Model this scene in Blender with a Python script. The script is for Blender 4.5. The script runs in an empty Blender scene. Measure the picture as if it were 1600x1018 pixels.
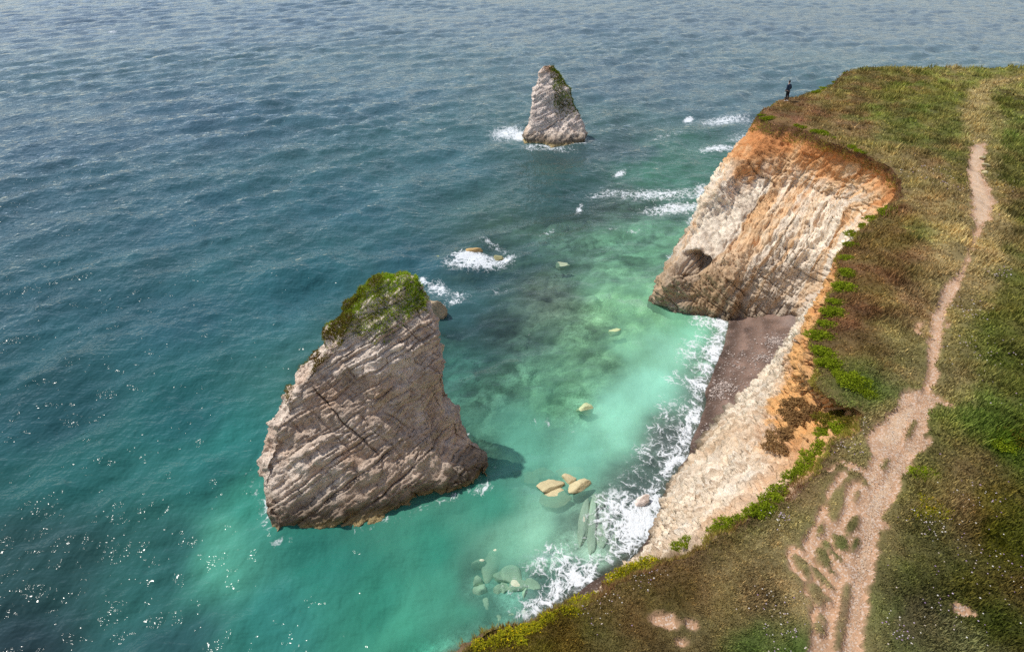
import bpy, bmesh, math, random
import numpy as np
from mathutils import Vector

random.seed(7)
rng = np.random.default_rng(7)
R = math.radians
scene = bpy.context.scene
col = scene.collection

# ------------------------------------------------------------------ camera, sky, sun, exposure
CAM_H, PITCH, FPX = 24.0, R(30), 1067.0
cam_d = bpy.data.cameras.new('camera')
cam = bpy.data.objects.new('camera', cam_d)
col.objects.link(cam)
cam.location = (0, 0, CAM_H)
cam.rotation_euler = (R(90) - PITCH, 0, 0)
cam_d.sensor_width = 36
cam_d.lens = FPX / 1600 * 36
cam_d.clip_start = 0.5
cam_d.clip_end = 12000
scene.camera = cam

SUN_AZ, SUN_EL = R(-62), R(57)          # azimuth measured from +Y towards +X
world = bpy.data.worlds.new('World')
scene.world = world
world.use_nodes = True
wn = world.node_tree
sky = wn.nodes.new('ShaderNodeTexSky')
sky.sky_type = 'NISHITA'
sky.sun_disc = False
sky.sun_elevation = SUN_EL
sky.sun_rotation = SUN_AZ
sky.dust_density = 0.4
sky.air_density = 1.0
wn.nodes['Background'].inputs['Strength'].default_value = 0.15
hs = wn.nodes.new('ShaderNodeHueSaturation')          # thin high cloud: a paler, less blue sky
hs.inputs['Saturation'].default_value = 0.72
wn.links.new(sky.outputs[0], hs.inputs['Color'])
wn.links.new(hs.outputs[0], wn.nodes['Background'].inputs['Color'])
sun_d = bpy.data.lights.new('sun', 'SUN')
sun_d.energy = 3.8
sun_d.angle = R(0.9)
sun_d.color = (1.0, 0.95, 0.87)
sun = bpy.data.objects.new('sun', sun_d)
col.objects.link(sun)
sdir = Vector((math.sin(SUN_AZ) * math.cos(SUN_EL), math.cos(SUN_AZ) * math.cos(SUN_EL), math.sin(SUN_EL)))
sun.rotation_euler = sdir.to_track_quat('Z', 'Y').to_euler()
sun.location = (-60, 60, 90)
scene.view_settings.view_transform = 'Standard'
scene.view_settings.look = 'None'
scene.view_settings.exposure = 0.0
scene.view_settings.gamma = 1.0
scene.render.engine = 'CYCLES'
scene.cycles.max_bounces = 6
scene.cycles.transparent_max_bounces = 8
scene.cycles.use_denoising = False
scene.cycles.sample_clamp_indirect = 4
scene.cycles.sample_clamp_direct = 3
scene.cycles.caustics_reflective = False
scene.cycles.caustics_refractive = False

# ------------------------------------------------------------------ helpers: coordinates, noise, meshes
CP_, SP_ = math.cos(PITCH), math.sin(PITCH)

def ray(px, py):
    a, b = (px - 800) / FPX, -(py - 509) / FPX
    return np.array([a, CP_ + b * SP_, -SP_ + b * CP_])

def P(px, py, z=0.0):
    """point of the horizontal plane z that stands at a place of the photograph"""
    d = ray(px, py)
    t = (z - CAM_H) / d[2]
    return np.array([d[0] * t, d[1] * t, z])

def lin(rgb):
    c = np.asarray(rgb, float) / 255.0
    return np.where(c <= 0.04045, c / 12.92, ((c + 0.055) / 1.055) ** 2.4)

def _hash(ix, iy, iz, seed):
    h = (ix.astype(np.int64) * 374761393 + iy.astype(np.int64) * 668265263 + iz.astype(np.int64) * 2147483647 + seed * 974711) & 0xFFFFFFFF
    h = ((h ^ (h >> 13)) * 1274126177) & 0xFFFFFFFF
    h = ((h ^ (h >> 16)) * 2246822519) & 0xFFFFFFFF
    return ((h ^ (h >> 15)) & 0xFFFFFF) / float(0xFFFFFF)

def noise(p, seed=0):
    """value noise, -1..1"""
    i = np.floor(p).astype(np.int64)
    f = p - i
    f = f * f * f * (f * (f * 6 - 15) + 10)
    out = 0
    for dx in (0, 1):
        wx = f[:, 0] if dx else 1 - f[:, 0]
        for dy in (0, 1):
            wy = f[:, 1] if dy else 1 - f[:, 1]
            for dz in (0, 1):
                wz = f[:, 2] if dz else 1 - f[:, 2]
                out = out + wx * wy * wz * _hash(i[:, 0] + dx, i[:, 1] + dy, i[:, 2] + dz, seed)
    return out * 2 - 1

def fbm(p, seed=0, octs=4, gain=0.5):
    a, s, t = 1.0, 0, 0
    q = np.array(p, float)
    for o in range(octs):
        s = s + a * noise(q, seed + o * 17)
        t += a
        a *= gain
        q = q * 2.03 + 5.3
    return s / t * 1.6

def worley(p, seed=0):
    """F1, F2 and a random value of the nearest cell"""
    i = np.floor(p).astype(np.int64)
    n = len(p)
    f1 = np.full(n, 9.0); f2 = np.full(n, 9.0); idv = np.zeros(n)
    for dx in (-1, 0, 1):
        for dy in (-1, 0, 1):
            for dz in (-1, 0, 1):
                c = i + np.array([dx, dy, dz])
                o = np.stack([_hash(c[:, 0], c[:, 1], c[:, 2], seed + k) for k in (1, 2, 3)], 1)
                d = np.linalg.norm(c + o - p, axis=1)
                v = _hash(c[:, 0], c[:, 1], c[:, 2], seed + 9)
                m = d < f1
                f2 = np.where(m, f1, np.minimum(f2, d))
                idv = np.where(m, v, idv)
                f1 = np.where(m, d, f1)
    return f1, f2, idv

def sstep(a, b, x):
    t = np.clip((x - a) / (b - a), 0, 1)
    return t * t * (3 - 2 * t)

def p3(x, y, z=0.0):
    x = np.asarray(x, float)
    return np.stack([x, np.asarray(y, float) + 0 * x, 0 * x + z], 1)

def new_obj(name, verts, faces, mat, parent=None, smooth=True, colors=None, floats=None):
    """faces: (n,3) or (n,4) int array, or a list of such arrays"""
    if not isinstance(faces, (list, tuple)):
        faces = [faces]
    verts = np.asarray(verts, np.float32)
    me = bpy.data.meshes.new(name)
    me.vertices.add(len(verts))
    me.vertices.foreach_set('co', verts.ravel())
    loops = np.concatenate([np.asarray(f, np.int32).ravel() for f in faces])
    tot = np.concatenate([np.full(len(f), np.asarray(f).shape[1], np.int32) for f in faces])
    start = np.concatenate([[0], np.cumsum(tot)[:-1]]).astype(np.int32)
    me.loops.add(len(loops))
    me.loops.foreach_set('vertex_index', loops)
    me.polygons.add(len(tot))
    me.polygons.foreach_set('loop_start', start)
    me.polygons.foreach_set('loop_total', tot)
    me.polygons.foreach_set('use_smooth', np.full(len(tot), smooth, bool))
    me.update(calc_edges=True)
    me.validate()
    if colors is not None:
        a = me.color_attributes.new('Col', 'FLOAT_COLOR', 'POINT')
        c = np.ones((len(verts), 4), np.float32)
        c[:, :3] = np.clip(colors, 0, 1)
        a.data.foreach_set('color', c.ravel())
    for k, v in (floats or {}).items():
        a = me.attributes.new(k, 'FLOAT', 'POINT')
        a.data.foreach_set('value', np.asarray(v, np.float32))
    me.materials.append(mat)
    o = bpy.data.objects.new(name, me)
    col.objects.link(o)
    if parent is not None:
        o.parent = parent
    return o

def compact(verts, faces, *attrs):
    used = np.unique(faces)
    remap = np.full(len(verts), -1, np.int64)
    remap[used] = np.arange(len(used))
    return [verts[used], remap[faces]] + [a[used] for a in attrs]

def grid_faces(nr, nc, close=False):
    i, j = np.meshgrid(np.arange(nr - 1), np.arange(nc if close else nc - 1), indexing='ij')
    a = i * nc + j
    b = i * nc + (j + 1) % nc
    return np.stack([a, b, b + nc, a + nc], -1).reshape(-1, 4)

def tag(o, label=None, cat=None, group=None, kind=None):
    for k, v in (('label', label), ('category', cat), ('group', group), ('kind', kind)):
        if v:
            o[k] = v
    return o

def catmull(pts, per):
    """Catmull-Rom through rows of pts; per[i] samples in segment i"""
    pts = np.asarray(pts, float)
    q = np.concatenate([[2 * pts[0] - pts[1]], pts, [2 * pts[-1] - pts[-2]]])
    out = []
    for i in range(len(pts) - 1):
        p0, p1, p2, p3_ = q[i:i + 4]
        t = (np.arange(per[i]) / per[i]).reshape((-1,) + (1,) * (pts.ndim - 1))
        # tension 0.4 keeps corners crisp
        m1, m2 = (p2 - p0) * 0.38, (p3_ - p1) * 0.38
        h = (2 * t**3 - 3 * t**2 + 1) * p1 + (t**3 - 2 * t**2 + t) * m1 + (-2 * t**3 + 3 * t**2) * p2 + (t**3 - t**2) * m2
        out.append(h)
    out.append(pts[-1:])
    return np.concatenate(out)

def seg_dist(q, poly):
    """distance from points q (n,2) to polyline, and the signed side of the nearest segment"""
    best = np.full(len(q), 1e9); side = np.zeros(len(q)); along = np.zeros(len(q)); near = np.zeros((len(q), 2))
    s = 0.0
    for a, b in zip(poly[:-1], poly[1:]):
        d = b - a
        L = np.hypot(*d)
        if L < 1e-6:
            continue
        w = q - a
        t = np.clip((w @ d) / (L * L), 0, 1)
        c = a + t[:, None] * d
        dist = np.hypot(q[:, 0] - c[:, 0], q[:, 1] - c[:, 1])
        m = dist < best
        best = np.where(m, dist, best)
        side = np.where(m, np.sign(d[0] * w[:, 1] - d[1] * w[:, 0]), side)
        along = np.where(m, s + t * L, along)
        near[m] = c[m]
        s += L
    return best, side, along, near

def inside(q, poly):
    x, y = q[:, 0], q[:, 1]
    c = np.zeros(len(q), bool)
    for a, b in zip(poly, np.roll(poly, -1, 0)):
        if a[1] == b[1]:
            continue
        m = (a[1] > y) != (b[1] > y)
        c ^= m & (x < (b[0] - a[0]) * (y - a[1]) / (b[1] - a[1]) + a[0])
    return c

def idw(q, cps, vals, e=0.02):
    """smooth map through control places; q, cps in plan (x, y)"""
    def warp(v):
        r = np.hypot(v[:, 0], v[:, 1] + 2)
        return np.stack([np.arctan2(v[:, 0], v[:, 1] + 2) * 1.4, np.log(r)], 1)
    wq, wc = warp(q), warp(cps)
    num = 0; den = 0
    for c, v in zip(wc, vals):
        w = 1.0 / (((wq - c) ** 2).sum(1) + e * e) ** 1.7
        num = num + w[:, None] * v
        den = den + w
    return num / den[:, None]

# ------------------------------------------------------------------ materials
def mat_new(name):
    m = bpy.data.materials.new(name)
    m.use_nodes = True
    nt = m.node_tree
    for n in list(nt.nodes):
        if n.type != 'OUTPUT_MATERIAL':
            nt.nodes.remove(n)
    return m, nt, nt.nodes['Material Output']

class NT:
    def __init__(s, nt):
        s.nt = nt
    def n(s, typ, **kw):
        nd = s.nt.nodes.new('ShaderNode' + typ)
        for k, v in kw.items():
            if k.startswith('i_'):
                key = k[2:].replace('_', ' ')
                nd.inputs[key].default_value = v
            else:
                setattr(nd, k, v)
        return nd
    def l(s, a, b):
        s.nt.links.new(a, b)
    def math(s, op, a, b=None, clamp=False):
        nd = s.n('Math', operation=op, use_clamp=clamp)
        for i, v in enumerate((a, b)):
            if v is None:
                continue
            if isinstance(v, (int, float)):
                nd.inputs[i].default_value = v
            else:
                s.l(v, nd.inputs[i])
        return nd.outputs[0]
    def mapr(s, v, a, b, c=0.0, d=1.0, smooth=True):
        nd = s.n('MapRange', interpolation_type='SMOOTHSTEP' if smooth else 'LINEAR')
        for i, x in enumerate((v, a, b, c, d)):
            if isinstance(x, (int, float)):
                nd.inputs[i].default_value = x
            else:
                s.l(x, nd.inputs[i])
        return nd.outputs[0]
    def mapping(s, vec, scale=(1, 1, 1), rot=(0, 0, 0)):
        nd = s.n('Mapping')
        s.l(vec, nd.inputs['Vector'])
        nd.inputs['Scale'].default_value = scale
        nd.inputs['Rotation'].default_value = rot
        return nd.outputs[0]
    def noise(s, vec, scale, detail=3, rough=0.55, dist=0.0):
        nd = s.n('TexNoise')
        s.l(vec, nd.inputs['Vector'])
        nd.inputs['Scale'].default_value = scale
        nd.inputs['Detail'].default_value = detail
        nd.inputs['Roughness'].default_value = rough
        nd.inputs['Distortion'].default_value = dist
        return nd.outputs[0]
    def mixc(s, f, a, b, mode='MIX'):
        nd = s.n('Mix', data_type='RGBA', blend_type=mode)
        for i, v in ((0, f), (6, a), (7, b)):
            if isinstance(v, (int, float)):
                nd.inputs[i].default_value = v
            elif isinstance(v, (tuple, list, np.ndarray)):
                nd.inputs[i].default_value = (*v[:3], 1)
            else:
                s.l(v, nd.inputs[i])
        return nd.outputs[2]

def mat_rock(name, bump=0.6, scale=1.0, var=0.35, spec=0.2):
    m, nt, out = mat_new(name)
    N = NT(nt)
    tc = N.n('TexCoord').outputs['Object']
    colr = N.n('Attribute', attribute_name='Col').outputs['Color']
    n1 = N.noise(tc, 2.2 * scale, 6, 0.65)
    n2 = N.noise(tc, 9.0 * scale, 5, 0.7)
    warp = N.n('VectorMath', operation='ADD')
    N.l(tc, warp.inputs[0])
    sc = N.n('VectorMath', operation='SCALE'); sc.inputs['Scale'].default_value = 0.5 / scale
    nn = N.n('TexNoise'); N.l(tc, nn.inputs['Vector']); nn.inputs['Scale'].default_value = 1.6 * scale; nn.inputs['Detail'].default_value = 4
    N.l(nn.outputs['Color'], sc.inputs[0]); N.l(sc.outputs[0], warp.inputs[1])
    v1 = N.n('TexVoronoi', feature='DISTANCE_TO_EDGE'); N.l(N.mapping(warp.outputs[0], (1, 1, 2.2), (0.5, 0.3, 0)), v1.inputs['Vector']); v1.inputs['Scale'].default_value = 1.5 * scale
    v2 = N.n('TexVoronoi', feature='DISTANCE_TO_EDGE'); N.l(N.mapping(warp.outputs[0], (1, 1, 1.6), (0.2, 0.7, 0.3)), v2.inputs['Vector']); v2.inputs['Scale'].default_value = 5.0 * scale
    c1 = N.mapr(v1.outputs[0], 0.0, 0.05)
    c2 = N.mapr(v2.outputs[0], 0.0, 0.08)
    h = N.math('ADD', N.math('MULTIPLY', n1, 0.5), N.math('MULTIPLY', n2, 0.35))
    h = N.math('ADD', h, N.math('MULTIPLY', c1, 0.10))
    h = N.math('ADD', h, N.math('MULTIPLY', c2, 0.08))
    b = N.n('Bump', i_Strength=bump, i_Distance=0.22 / scale)
    N.l(h, b.inputs['Height'])
    vv = N.mapr(N.math('ADD', N.math('MULTIPLY', n1, 0.5), N.math('MULTIPLY', n2, 0.5)), 0.3, 0.7, 1 - var, 1 + var, False)
    mul = N.n('VectorMath', operation='SCALE'); N.l(colr, mul.inputs[0]); N.l(vv, mul.inputs['Scale'])
    bs = N.n('BsdfPrincipled')
    N.l(mul.outputs[0], bs.inputs['Base Color'])
    bs.inputs['Roughness'].default_value = 0.92
    bs.inputs['Specular IOR Level'].default_value = spec
    N.l(b.outputs[0], bs.inputs['Normal'])
    N.l(bs.outputs[0], out.inputs['Surface'])
    return m

def mat_ground(name, scale=6.0, bump=0.5, var=0.5, dist=0.06, speck=None):
    m, nt, out = mat_new(name)
    N = NT(nt)
    tc = N.n('TexCoord').outputs['Object']
    colr = N.n('Attribute', attribute_name='Col').outputs['Color']
    n1 = N.noise(tc, scale, 6, 0.7)
    n2 = N.noise(tc, scale * 5, 4, 0.7)
    mixn = N.math('ADD', N.math('MULTIPLY', n1, 0.5), N.math('MULTIPLY', n2, 0.5))
    vv = N.mapr(mixn, 0.32, 0.68, 1 - var, 1 + var, False)
    mul = N.n('VectorMath', operation='SCALE'); N.l(colr, mul.inputs[0]); N.l(vv, mul.inputs['Scale'])
    c = mul.outputs[0]
    if speck:
        vo = N.n('TexVoronoi'); N.l(tc, vo.inputs['Vector']); vo.inputs['Scale'].default_value = speck[0]
        f = N.mapr(N.n('SeparateColor').outputs[0], 0, 1)
        sp = N.n('SeparateColor'); N.l(vo.outputs['Color'], sp.inputs[0])
        f = N.mapr(sp.outputs[0], speck[1], speck[1] + 0.1)
        c = N.mixc(N.math('MULTIPLY', f, speck[3]), c, speck[2])
        mixn = N.math('ADD', mixn, N.math('MULTIPLY', vo.outputs['Distance'], -0.5))
    b = N.n('Bump', i_Strength=bump, i_Distance=dist)
    N.l(mixn, b.inputs['Height'])
    bs = N.n('BsdfPrincipled')
    N.l(c, bs.inputs['Base Color'])
    bs.inputs['Roughness'].default_value = 0.95
    bs.inputs['Specular IOR Level'].default_value = 0.15
    N.l(b.outputs[0], bs.inputs['Normal'])
    N.l(bs.outputs[0], out.inputs['Surface'])
    return m

def mat_leaf(name, trans=0.25):
    m, nt, out = mat_new(name)
    N = NT(nt)
    colr = N.n('Attribute', attribute_name='Col').outputs['Color']
    tc = N.n('TexCoord').outputs['Object']
    n1 = N.noise(tc, 9.0, 3)
    mul = N.n('VectorMath', operation='SCALE'); N.l(colr, mul.inputs[0]); N.l(N.mapr(n1, 0.3, 0.7, 0.7, 1.3, False), mul.inputs['Scale'])
    d = N.n('BsdfDiffuse'); t = N.n('BsdfTranslucent'); mx = N.n('MixShader'); mx.inputs[0].default_value = trans
    N.l(mul.outputs[0], d.inputs[0]); N.l(mul.outputs[0], t.inputs[0])
    N.l(d.outputs[0], mx.inputs[1]); N.l(t.outputs[0], mx.inputs[2])
    N.l(mx.outputs[0], out.inputs['Surface'])
    return m

def mat_plain(name, c, rough=0.8, var=0.25, scale=40):
    m, nt, out = mat_new(name)
    N = NT(nt)
    tc = N.n('TexCoord').outputs['Object']
    n1 = N.noise(tc, scale, 3)
    bs = N.n('BsdfPrincipled')
    c = np.array(c)
    N.l(N.mixc(n1, c * (1 - var), np.clip(c * (1 + var), 0, 1)), bs.inputs['Base Color'])
    bs.inputs['Roughness'].default_value = rough
    N.l(bs.outputs[0], out.inputs['Surface'])
    return m

def mat_water():
    m, nt, out = mat_new('sea_water')
    N = NT(nt)
    pos = N.n('NewGeometry').outputs['Position']
    wc = N.n('Attribute', attribute_name='Col').outputs['Color']
    clear = N.n('Attribute', attribute_name='clear').outputs['Fac']
    foam = N.n('Attribute', attribute_name='foam').outputs['Fac']
    chop = N.n('Attribute', attribute_name='chop').outputs['Fac']
    # ripples
    A = R(-47)
    r1 = N.noise(N.mapping(pos, (1.0, 0.42, 1), (0, 0, A)), 0.75, 3, 0.6)
    r2 = N.noise(N.mapping(pos, (0.5, 1.0, 1), (0, 0, R(-12))), 1.9, 2, 0.6)
    r3 = N.noise(pos, 4.5, 1, 0.5)
    h = N.math('ADD', N.math('MULTIPLY', r1, 0.55), N.math('MULTIPLY', r2, 0.30))
    h = N.math('ADD', h, N.math('MULTIPLY', r3, 0.07))
    h = N.math('MULTIPLY', h, chop)
    b = N.n('Bump', i_Strength=1.0, i_Distance=0.46)
    N.l(h, b.inputs['Height'])
    # body of the water: cloudy part plus clear part that shows the seabed
    body_n = N.noise(N.mapping(pos, (1, 0.5, 1), (0, 0, A)), 0.22, 5, 0.6)
    mul = N.n('VectorMath', operation='SCALE'); N.l(wc, mul.inputs[0]); N.l(N.mapr(body_n, 0.3, 0.7, 0.8, 1.2, False), mul.inputs['Scale'])
    d = N.n('BsdfDiffuse'); N.l(mul.outputs[0], d.inputs['Color']); N.l(b.outputs[0], d.inputs['Normal'])
    t = N.n('BsdfTransparent'); t.inputs['Color'].default_value = (0.80, 0.97, 0.93, 1)
    body = N.n('MixShader'); N.l(clear, body.inputs[0]); N.l(d.outputs[0], body.inputs[1]); N.l(t.outputs[0], body.inputs[2])
    g = N.n('BsdfGlossy'); g.inputs['Roughness'].default_value = 0.06; g.inputs['Color'].default_value = (0.8, 0.8, 0.8, 1)
    N.l(b.outputs[0], g.inputs['Normal'])
    fr = N.n('Fresnel', i_IOR=1.21); N.l(b.outputs[0], fr.inputs['Normal'])
    surf = N.n('MixShader'); N.l(fr.outputs[0], surf.inputs[0]); N.l(body.outputs[0], surf.inputs[1]); N.l(g.outputs[0], surf.inputs[2])
    # lacy foam
    nn = N.n('TexNoise'); N.l(pos, nn.inputs['Vector']); nn.inputs['Scale'].default_value = 0.9; nn.inputs['Detail'].default_value = 4
    sc = N.n('VectorMath', operation='SCALE'); sc.inputs['Scale'].default_value = 1.5; N.l(nn.outputs['Color'], sc.inputs[0])
    wp = N.n('VectorMath', operation='ADD'); N.l(pos, wp.inputs[0]); N.l(sc.outputs[0], wp.inputs[1])
    v1 = N.n('TexVoronoi', feature='DISTANCE_TO_EDGE'); N.l(N.mapping(wp.outputs[0], (1, 0.7, 0.0), (0, 0, A)), v1.inputs['Vector']); v1.inputs['Scale'].default_value = 2.3
    v2 = N.n('TexVoronoi', feature='DISTANCE_TO_EDGE'); N.l(N.mapping(wp.outputs[0], (1, 0.8, 0.0), (0, 0, R(20))), v2.inputs['Vector']); v2.inputs['Scale'].default_value = 6.0
    e1 = N.mapr(v1.outputs[0], 0.0, 0.22, 1, 0)
    e2 = N.mapr(v2.outputs[0], 0.0, 0.30, 1, 0)
    n4 = N.noise(N.mapping(pos, (1, 0.6, 1), (0, 0, R(35))), 2.0, 7, 0.68, 0.6)
    val = N.math('ADD', N.math('MULTIPLY', e1, 0.20), N.math('MULTIPLY', e2, 0.20))
    val = N.math('ADD', val, N.math('MULTIPLY', n4, 1.0))
    thr = N.math('SUBTRACT', 1.17, N.math('MULTIPLY', foam, 0.92))
    fm = N.mapr(val, thr, N.math('ADD', thr, 0.36))
    fm = N.math('MAXIMUM', fm, N.math('MULTIPLY', N.mapr(foam, 0.35, 0.95), N.mapr(n4, 0.38, 0.7, 0.0, 0.45)))
    fm = N.math('MULTIPLY', fm, N.mapr(foam, 0.03, 0.15))
    fd = N.n('BsdfDiffuse'); fd.inputs['Color'].default_value = (0.76, 0.79, 0.81, 1)
    fb = N.n('Bump', i_Strength=0.6, i_Distance=0.1); N.l(val, fb.inputs['Height']); N.l(fb.outputs[0], fd.inputs['Normal'])
    fin = N.n('MixShader'); N.l(N.math('MULTIPLY', fm, 0.93), fin.inputs[0]); N.l(surf.outputs[0], fin.inputs[1]); N.l(fd.outputs[0], fin.inputs[2])
    N.l(fin.outputs[0], out.inputs['Surface'])
    return m

M_CLIFF = mat_rock('chalk_cliff', 0.8, 1.0, 0.28)
M_STACK = mat_rock('weathered_chalk', 0.9, 0.9, 0.30)
M_BOULDER = mat_rock('boulder_chalk', 0.5, 2.0, 0.2)
M_GROUND = mat_ground('heath_ground', 5.0, 0.6, 0.45)
M_PATH = mat_ground('trodden_soil', 4.0, 0.5, 0.22, 0.05, speck=(26.0, 0.72, (0.62, 0.53, 0.45), 0.55))
M_BEACH = mat_ground('shingle', 9.0, 0.7, 0.4, 0.06, speck=(16.0, 0.86, (0.30, 0.25, 0.23), 0.5))
M_SEABED = mat_ground('seabed_rock', 1.3, 0.9, 0.5, 0.25)
M_GRASS = mat_leaf('grass', 0.2)
M_BUSH = mat_leaf('bush_leaf', 0.25)
M_WATER = mat_water()
M_PEBBLE = mat_ground('pebble_stone', 20, 0.3, 0.2, 0.01)

# ------------------------------------------------------------------ the cliff line, plan of the headland
ZT = 11.4

def W(x, y, z):
    return np.array([x, y, z], float)

def T(px, py, z=ZT):
    return P(px, py, z)

# every station: top point, points down the face, foot point on the sea
ST = [
    [W(-60, -25, ZT), W(-64, -14, 0)],
    [W(-30, -6, ZT), W(-33, 3, 0)],
    [W(-12, 3.4, ZT), W(-14.5, 10.5, 0)],
    [T(690, 1022), W(-2.8, 14.4, 0)],
    [T(850, 968), W(1.2, 16.6, 0)],
    [T(950, 918), W(3.4, 18.4, 0)],
    [T(1012, 888), P(985, 880, 2.2), P(968, 895)],
    [T(1080, 848), P(1045, 835, 4.5), P(1018, 850)],
    [T(1150, 815), P(1095, 770, 6.0), P(1030, 800)],
    [T(1215, 783), P(1150, 715, 6.5), P(1048, 748)],
    [T(1268, 712), P(1215, 672, 7.2), P(1160, 655, 4.5), P(1080, 712)],
    [T(1322, 662), P(1250, 640, 8.6), P(1190, 628, 5.0), P(1108, 666)],
    [T(1346, 634), P(1272, 612, 8.8), P(1205, 608, 5.2), P(1135, 640)],
    [T(1310, 612), P(1268, 596, 9.0), P(1220, 585, 5.6), P(1160, 612)],
    [T(1279, 588), P(1254, 570, 9.0), P(1228, 560, 5.6), P(1182, 590)],
    [T(1276, 540), P(1256, 530, 8.0), P(1205, 566)],
    [T(1299, 460), P(1276, 480, 7.6), P(1228, 537)],
    [T(1322, 388), P(1306, 425, 7.5), P(1240, 515)],
    [T(1350, 352), P(1332, 395, 7.5), W(18.2, 39.0, 0)],
    [T(1402, 310), W(20.2, 38.0, 6), W(19.4, 40.6, 0)],
    [T(1412, 275), P(1345, 330, 7.6), P(1280, 425, 3.6), P(1236, 510)],
    [T(1370, 245), P(1320, 300, 7.8), P(1240, 410, 3.8), P(1185, 504)],
    [T(1300, 215), P(1262, 280, 7.8), P(1180, 400, 4.0), P(1160, 440, 2.6), P(1125, 500)],
    [T(1240, 192), P(1192, 285, 7.4), P(1118, 398, 3.6), P(1085, 430, 2.5), P(1068, 494)],
    [T(1203, 183), P(1136, 268, 8.0), P(1077, 352, 4.5), P(1064, 408, 2.9), P(1034, 432, 2.5), P(1026, 472)],
    [T(1190, 167), W(16.2, 54.4, 6.0), W(12.6, 49.5, 0)],
    [T(1224, 151), W(21.0, 61.5, 6.0), W(18.5, 62.5, 0)],
    [T(1290, 135), W(28.0, 69.2, 6.0), W(26.5, 71.0, 0)],
    [T(1340, 105), W(37.0, 80.0, 6.0), W(36.0, 83.0, 0)],
    [T(1450, 104), W(46.0, 81.5, 6.0), W(46, 85, 0)],
    [T(1610, 102), W(58, 82, 6), W(58, 86, 0)],
    [W(85, 80, ZT), W(86, 88, 0)],
    [W(150, 70, ZT), W(152, 82, 0)],
]
zf = np.array([0, .05, .12, .22, .34, .46, .58, .68, .76, .83, .9, 1.0])
prof = []
for s in ST:
    s = np.array(s)
    zz = s[:, 2] / ZT
    lv = 1 - zf
    prof.append(np.stack([np.interp(lv, zz[::-1], s[::-1, k]) for k in range(2)] , 1))
prof = np.array(prof)                                    # stations x levels x 2
per = []
for i in range(len(ST) - 1):
    L = max(np.hypot(*(prof[i + 1, 0] - prof[i, 0])), np.hypot(*(prof[i + 1, -1] - prof[i, -1])))
    per.append(max(4, int(L / (0.085 if 4 <= i < 26 else 0.3))))
# along the line, for every level
dense = catmull(prof, per)                                # nu x levels x 2
uidx = np.interp(np.arange(len(dense)), np.concatenate([[0], np.cumsum(per)]), np.arange(len(ST)))
# ragged top edge
e = dense[:, 0]
tang = np.gradient(e, axis=0); tang /= np.linalg.norm(tang, axis=1)[:, None] + 1e-9
nrm = np.stack([-tang[:, 1], tang[:, 0]], 1)              # points to the sea
arc = np.concatenate([[0], np.cumsum(np.hypot(*np.diff(e, axis=0).T))])
rag = 0.28 * fbm(p3(arc * 0.55, 0 * arc), 3, 4) + 0.10 * fbm(p3(arc * 2.4, 0 * arc), 9, 3)
for k in range(3):
    dense[:, k] += nrm * (rag * (1 - k / 3))[:, None]
edge = dense[:, 0].copy()
step = 4
edge_c = np.concatenate([edge[::step], edge[-1:]])
land = np.concatenate([edge_c, [[150, -60], [-60, -60]]])

# ------------------------------------------------------------------ the cliff-top ground: height, colours, path
TRACKS = [   # (px, py, half width px): trodden soil
    ([(1328, 1060, 15), (1331, 1018, 15), (1341, 930, 14), (1351, 850, 18), (1363, 785, 23), (1380, 740, 27), (1400, 706, 24), (1403, 678, 32), (1414, 650, 24), (1430, 630, 10)], 1),
    ([(1418, 700, 14), (1436, 690, 12), (1452, 682, 5)], 1),
    ([(1436, 668, 9), (1446, 640, 9), (1456, 622, 8), (1478, 632, 6), (1492, 640, 3)], 1),
    ([(1410, 628, 10), (1424, 612, 9), (1440, 618, 8), (1466, 622, 5)], 1),
    ([(1455, 572, 6), (1459, 545, 8), (1462, 520, 9), (1467, 490, 8.5), (1477, 462, 8), (1489, 443, 9), (1502, 426, 6)], 1),
    ([(1530, 345, 14), (1534, 318, 17), (1528, 290, 14), (1524, 262, 11), (1528, 240, 12), (1531, 226, 8)], 1),
    ([(1372, 700, 10), (1366, 675, 8), (1380, 655, 5)], 1),
    ([(1380, 738, 14), (1352, 752, 16), (1334, 785, 20), (1318, 825, 27), (1304, 870, 33), (1296, 920, 30), (1288, 970, 24), (1282, 1030, 20)], 2),
    ([(1352, 728, 6), (1334, 726, 4), (1312, 742, 4), (1300, 765, 4), (1290, 790, 4), (1270, 830, 5), (1262, 845, 4), (1264, 870, 3), (1240, 852, 3), (1232, 862, 3), (1240, 884, 4), (1256, 905, 4), (1264, 935, 4)], 2),
    ([(1300, 720, 3), (1316, 712, 4), (1334, 722, 4)], 2),
    ([(1236, 850, 3), (1234, 866, 3), (1246, 885, 4), (1258, 900, 4)], 2),
    ([(1446, 524, 2), (1432, 510, 4), (1440, 500, 3)], 1),
    ([(1478, 512, 4), (1484, 498, 3)], 1),
    ([(1452, 600, 7), (1462, 588, 4)], 1),
    ([(1438, 640, 7), (1446, 615, 6), (1452, 592, 5), (1456, 570, 6)], 1),
    ([(1500, 430, 3), (1510, 408, 3), (1518, 388, 3), (1526, 365, 4), (1531, 345, 8)], 3),
    ([(1030, 966, 15), (1044, 970, 14)], 1),
    ([(1078, 974, 8), (1084, 975, 7)], 1),
    ([(1060, 1000, 6), (1066, 1002, 6)], 1),
    ([(1500, 955, 13), (1508, 957, 10)], 3),
]
def px_m(px, py, z=ZT):
    a, b = P(px, py, z), P(px + 1, py, z)
    return abs(b[0] - a[0])
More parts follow.
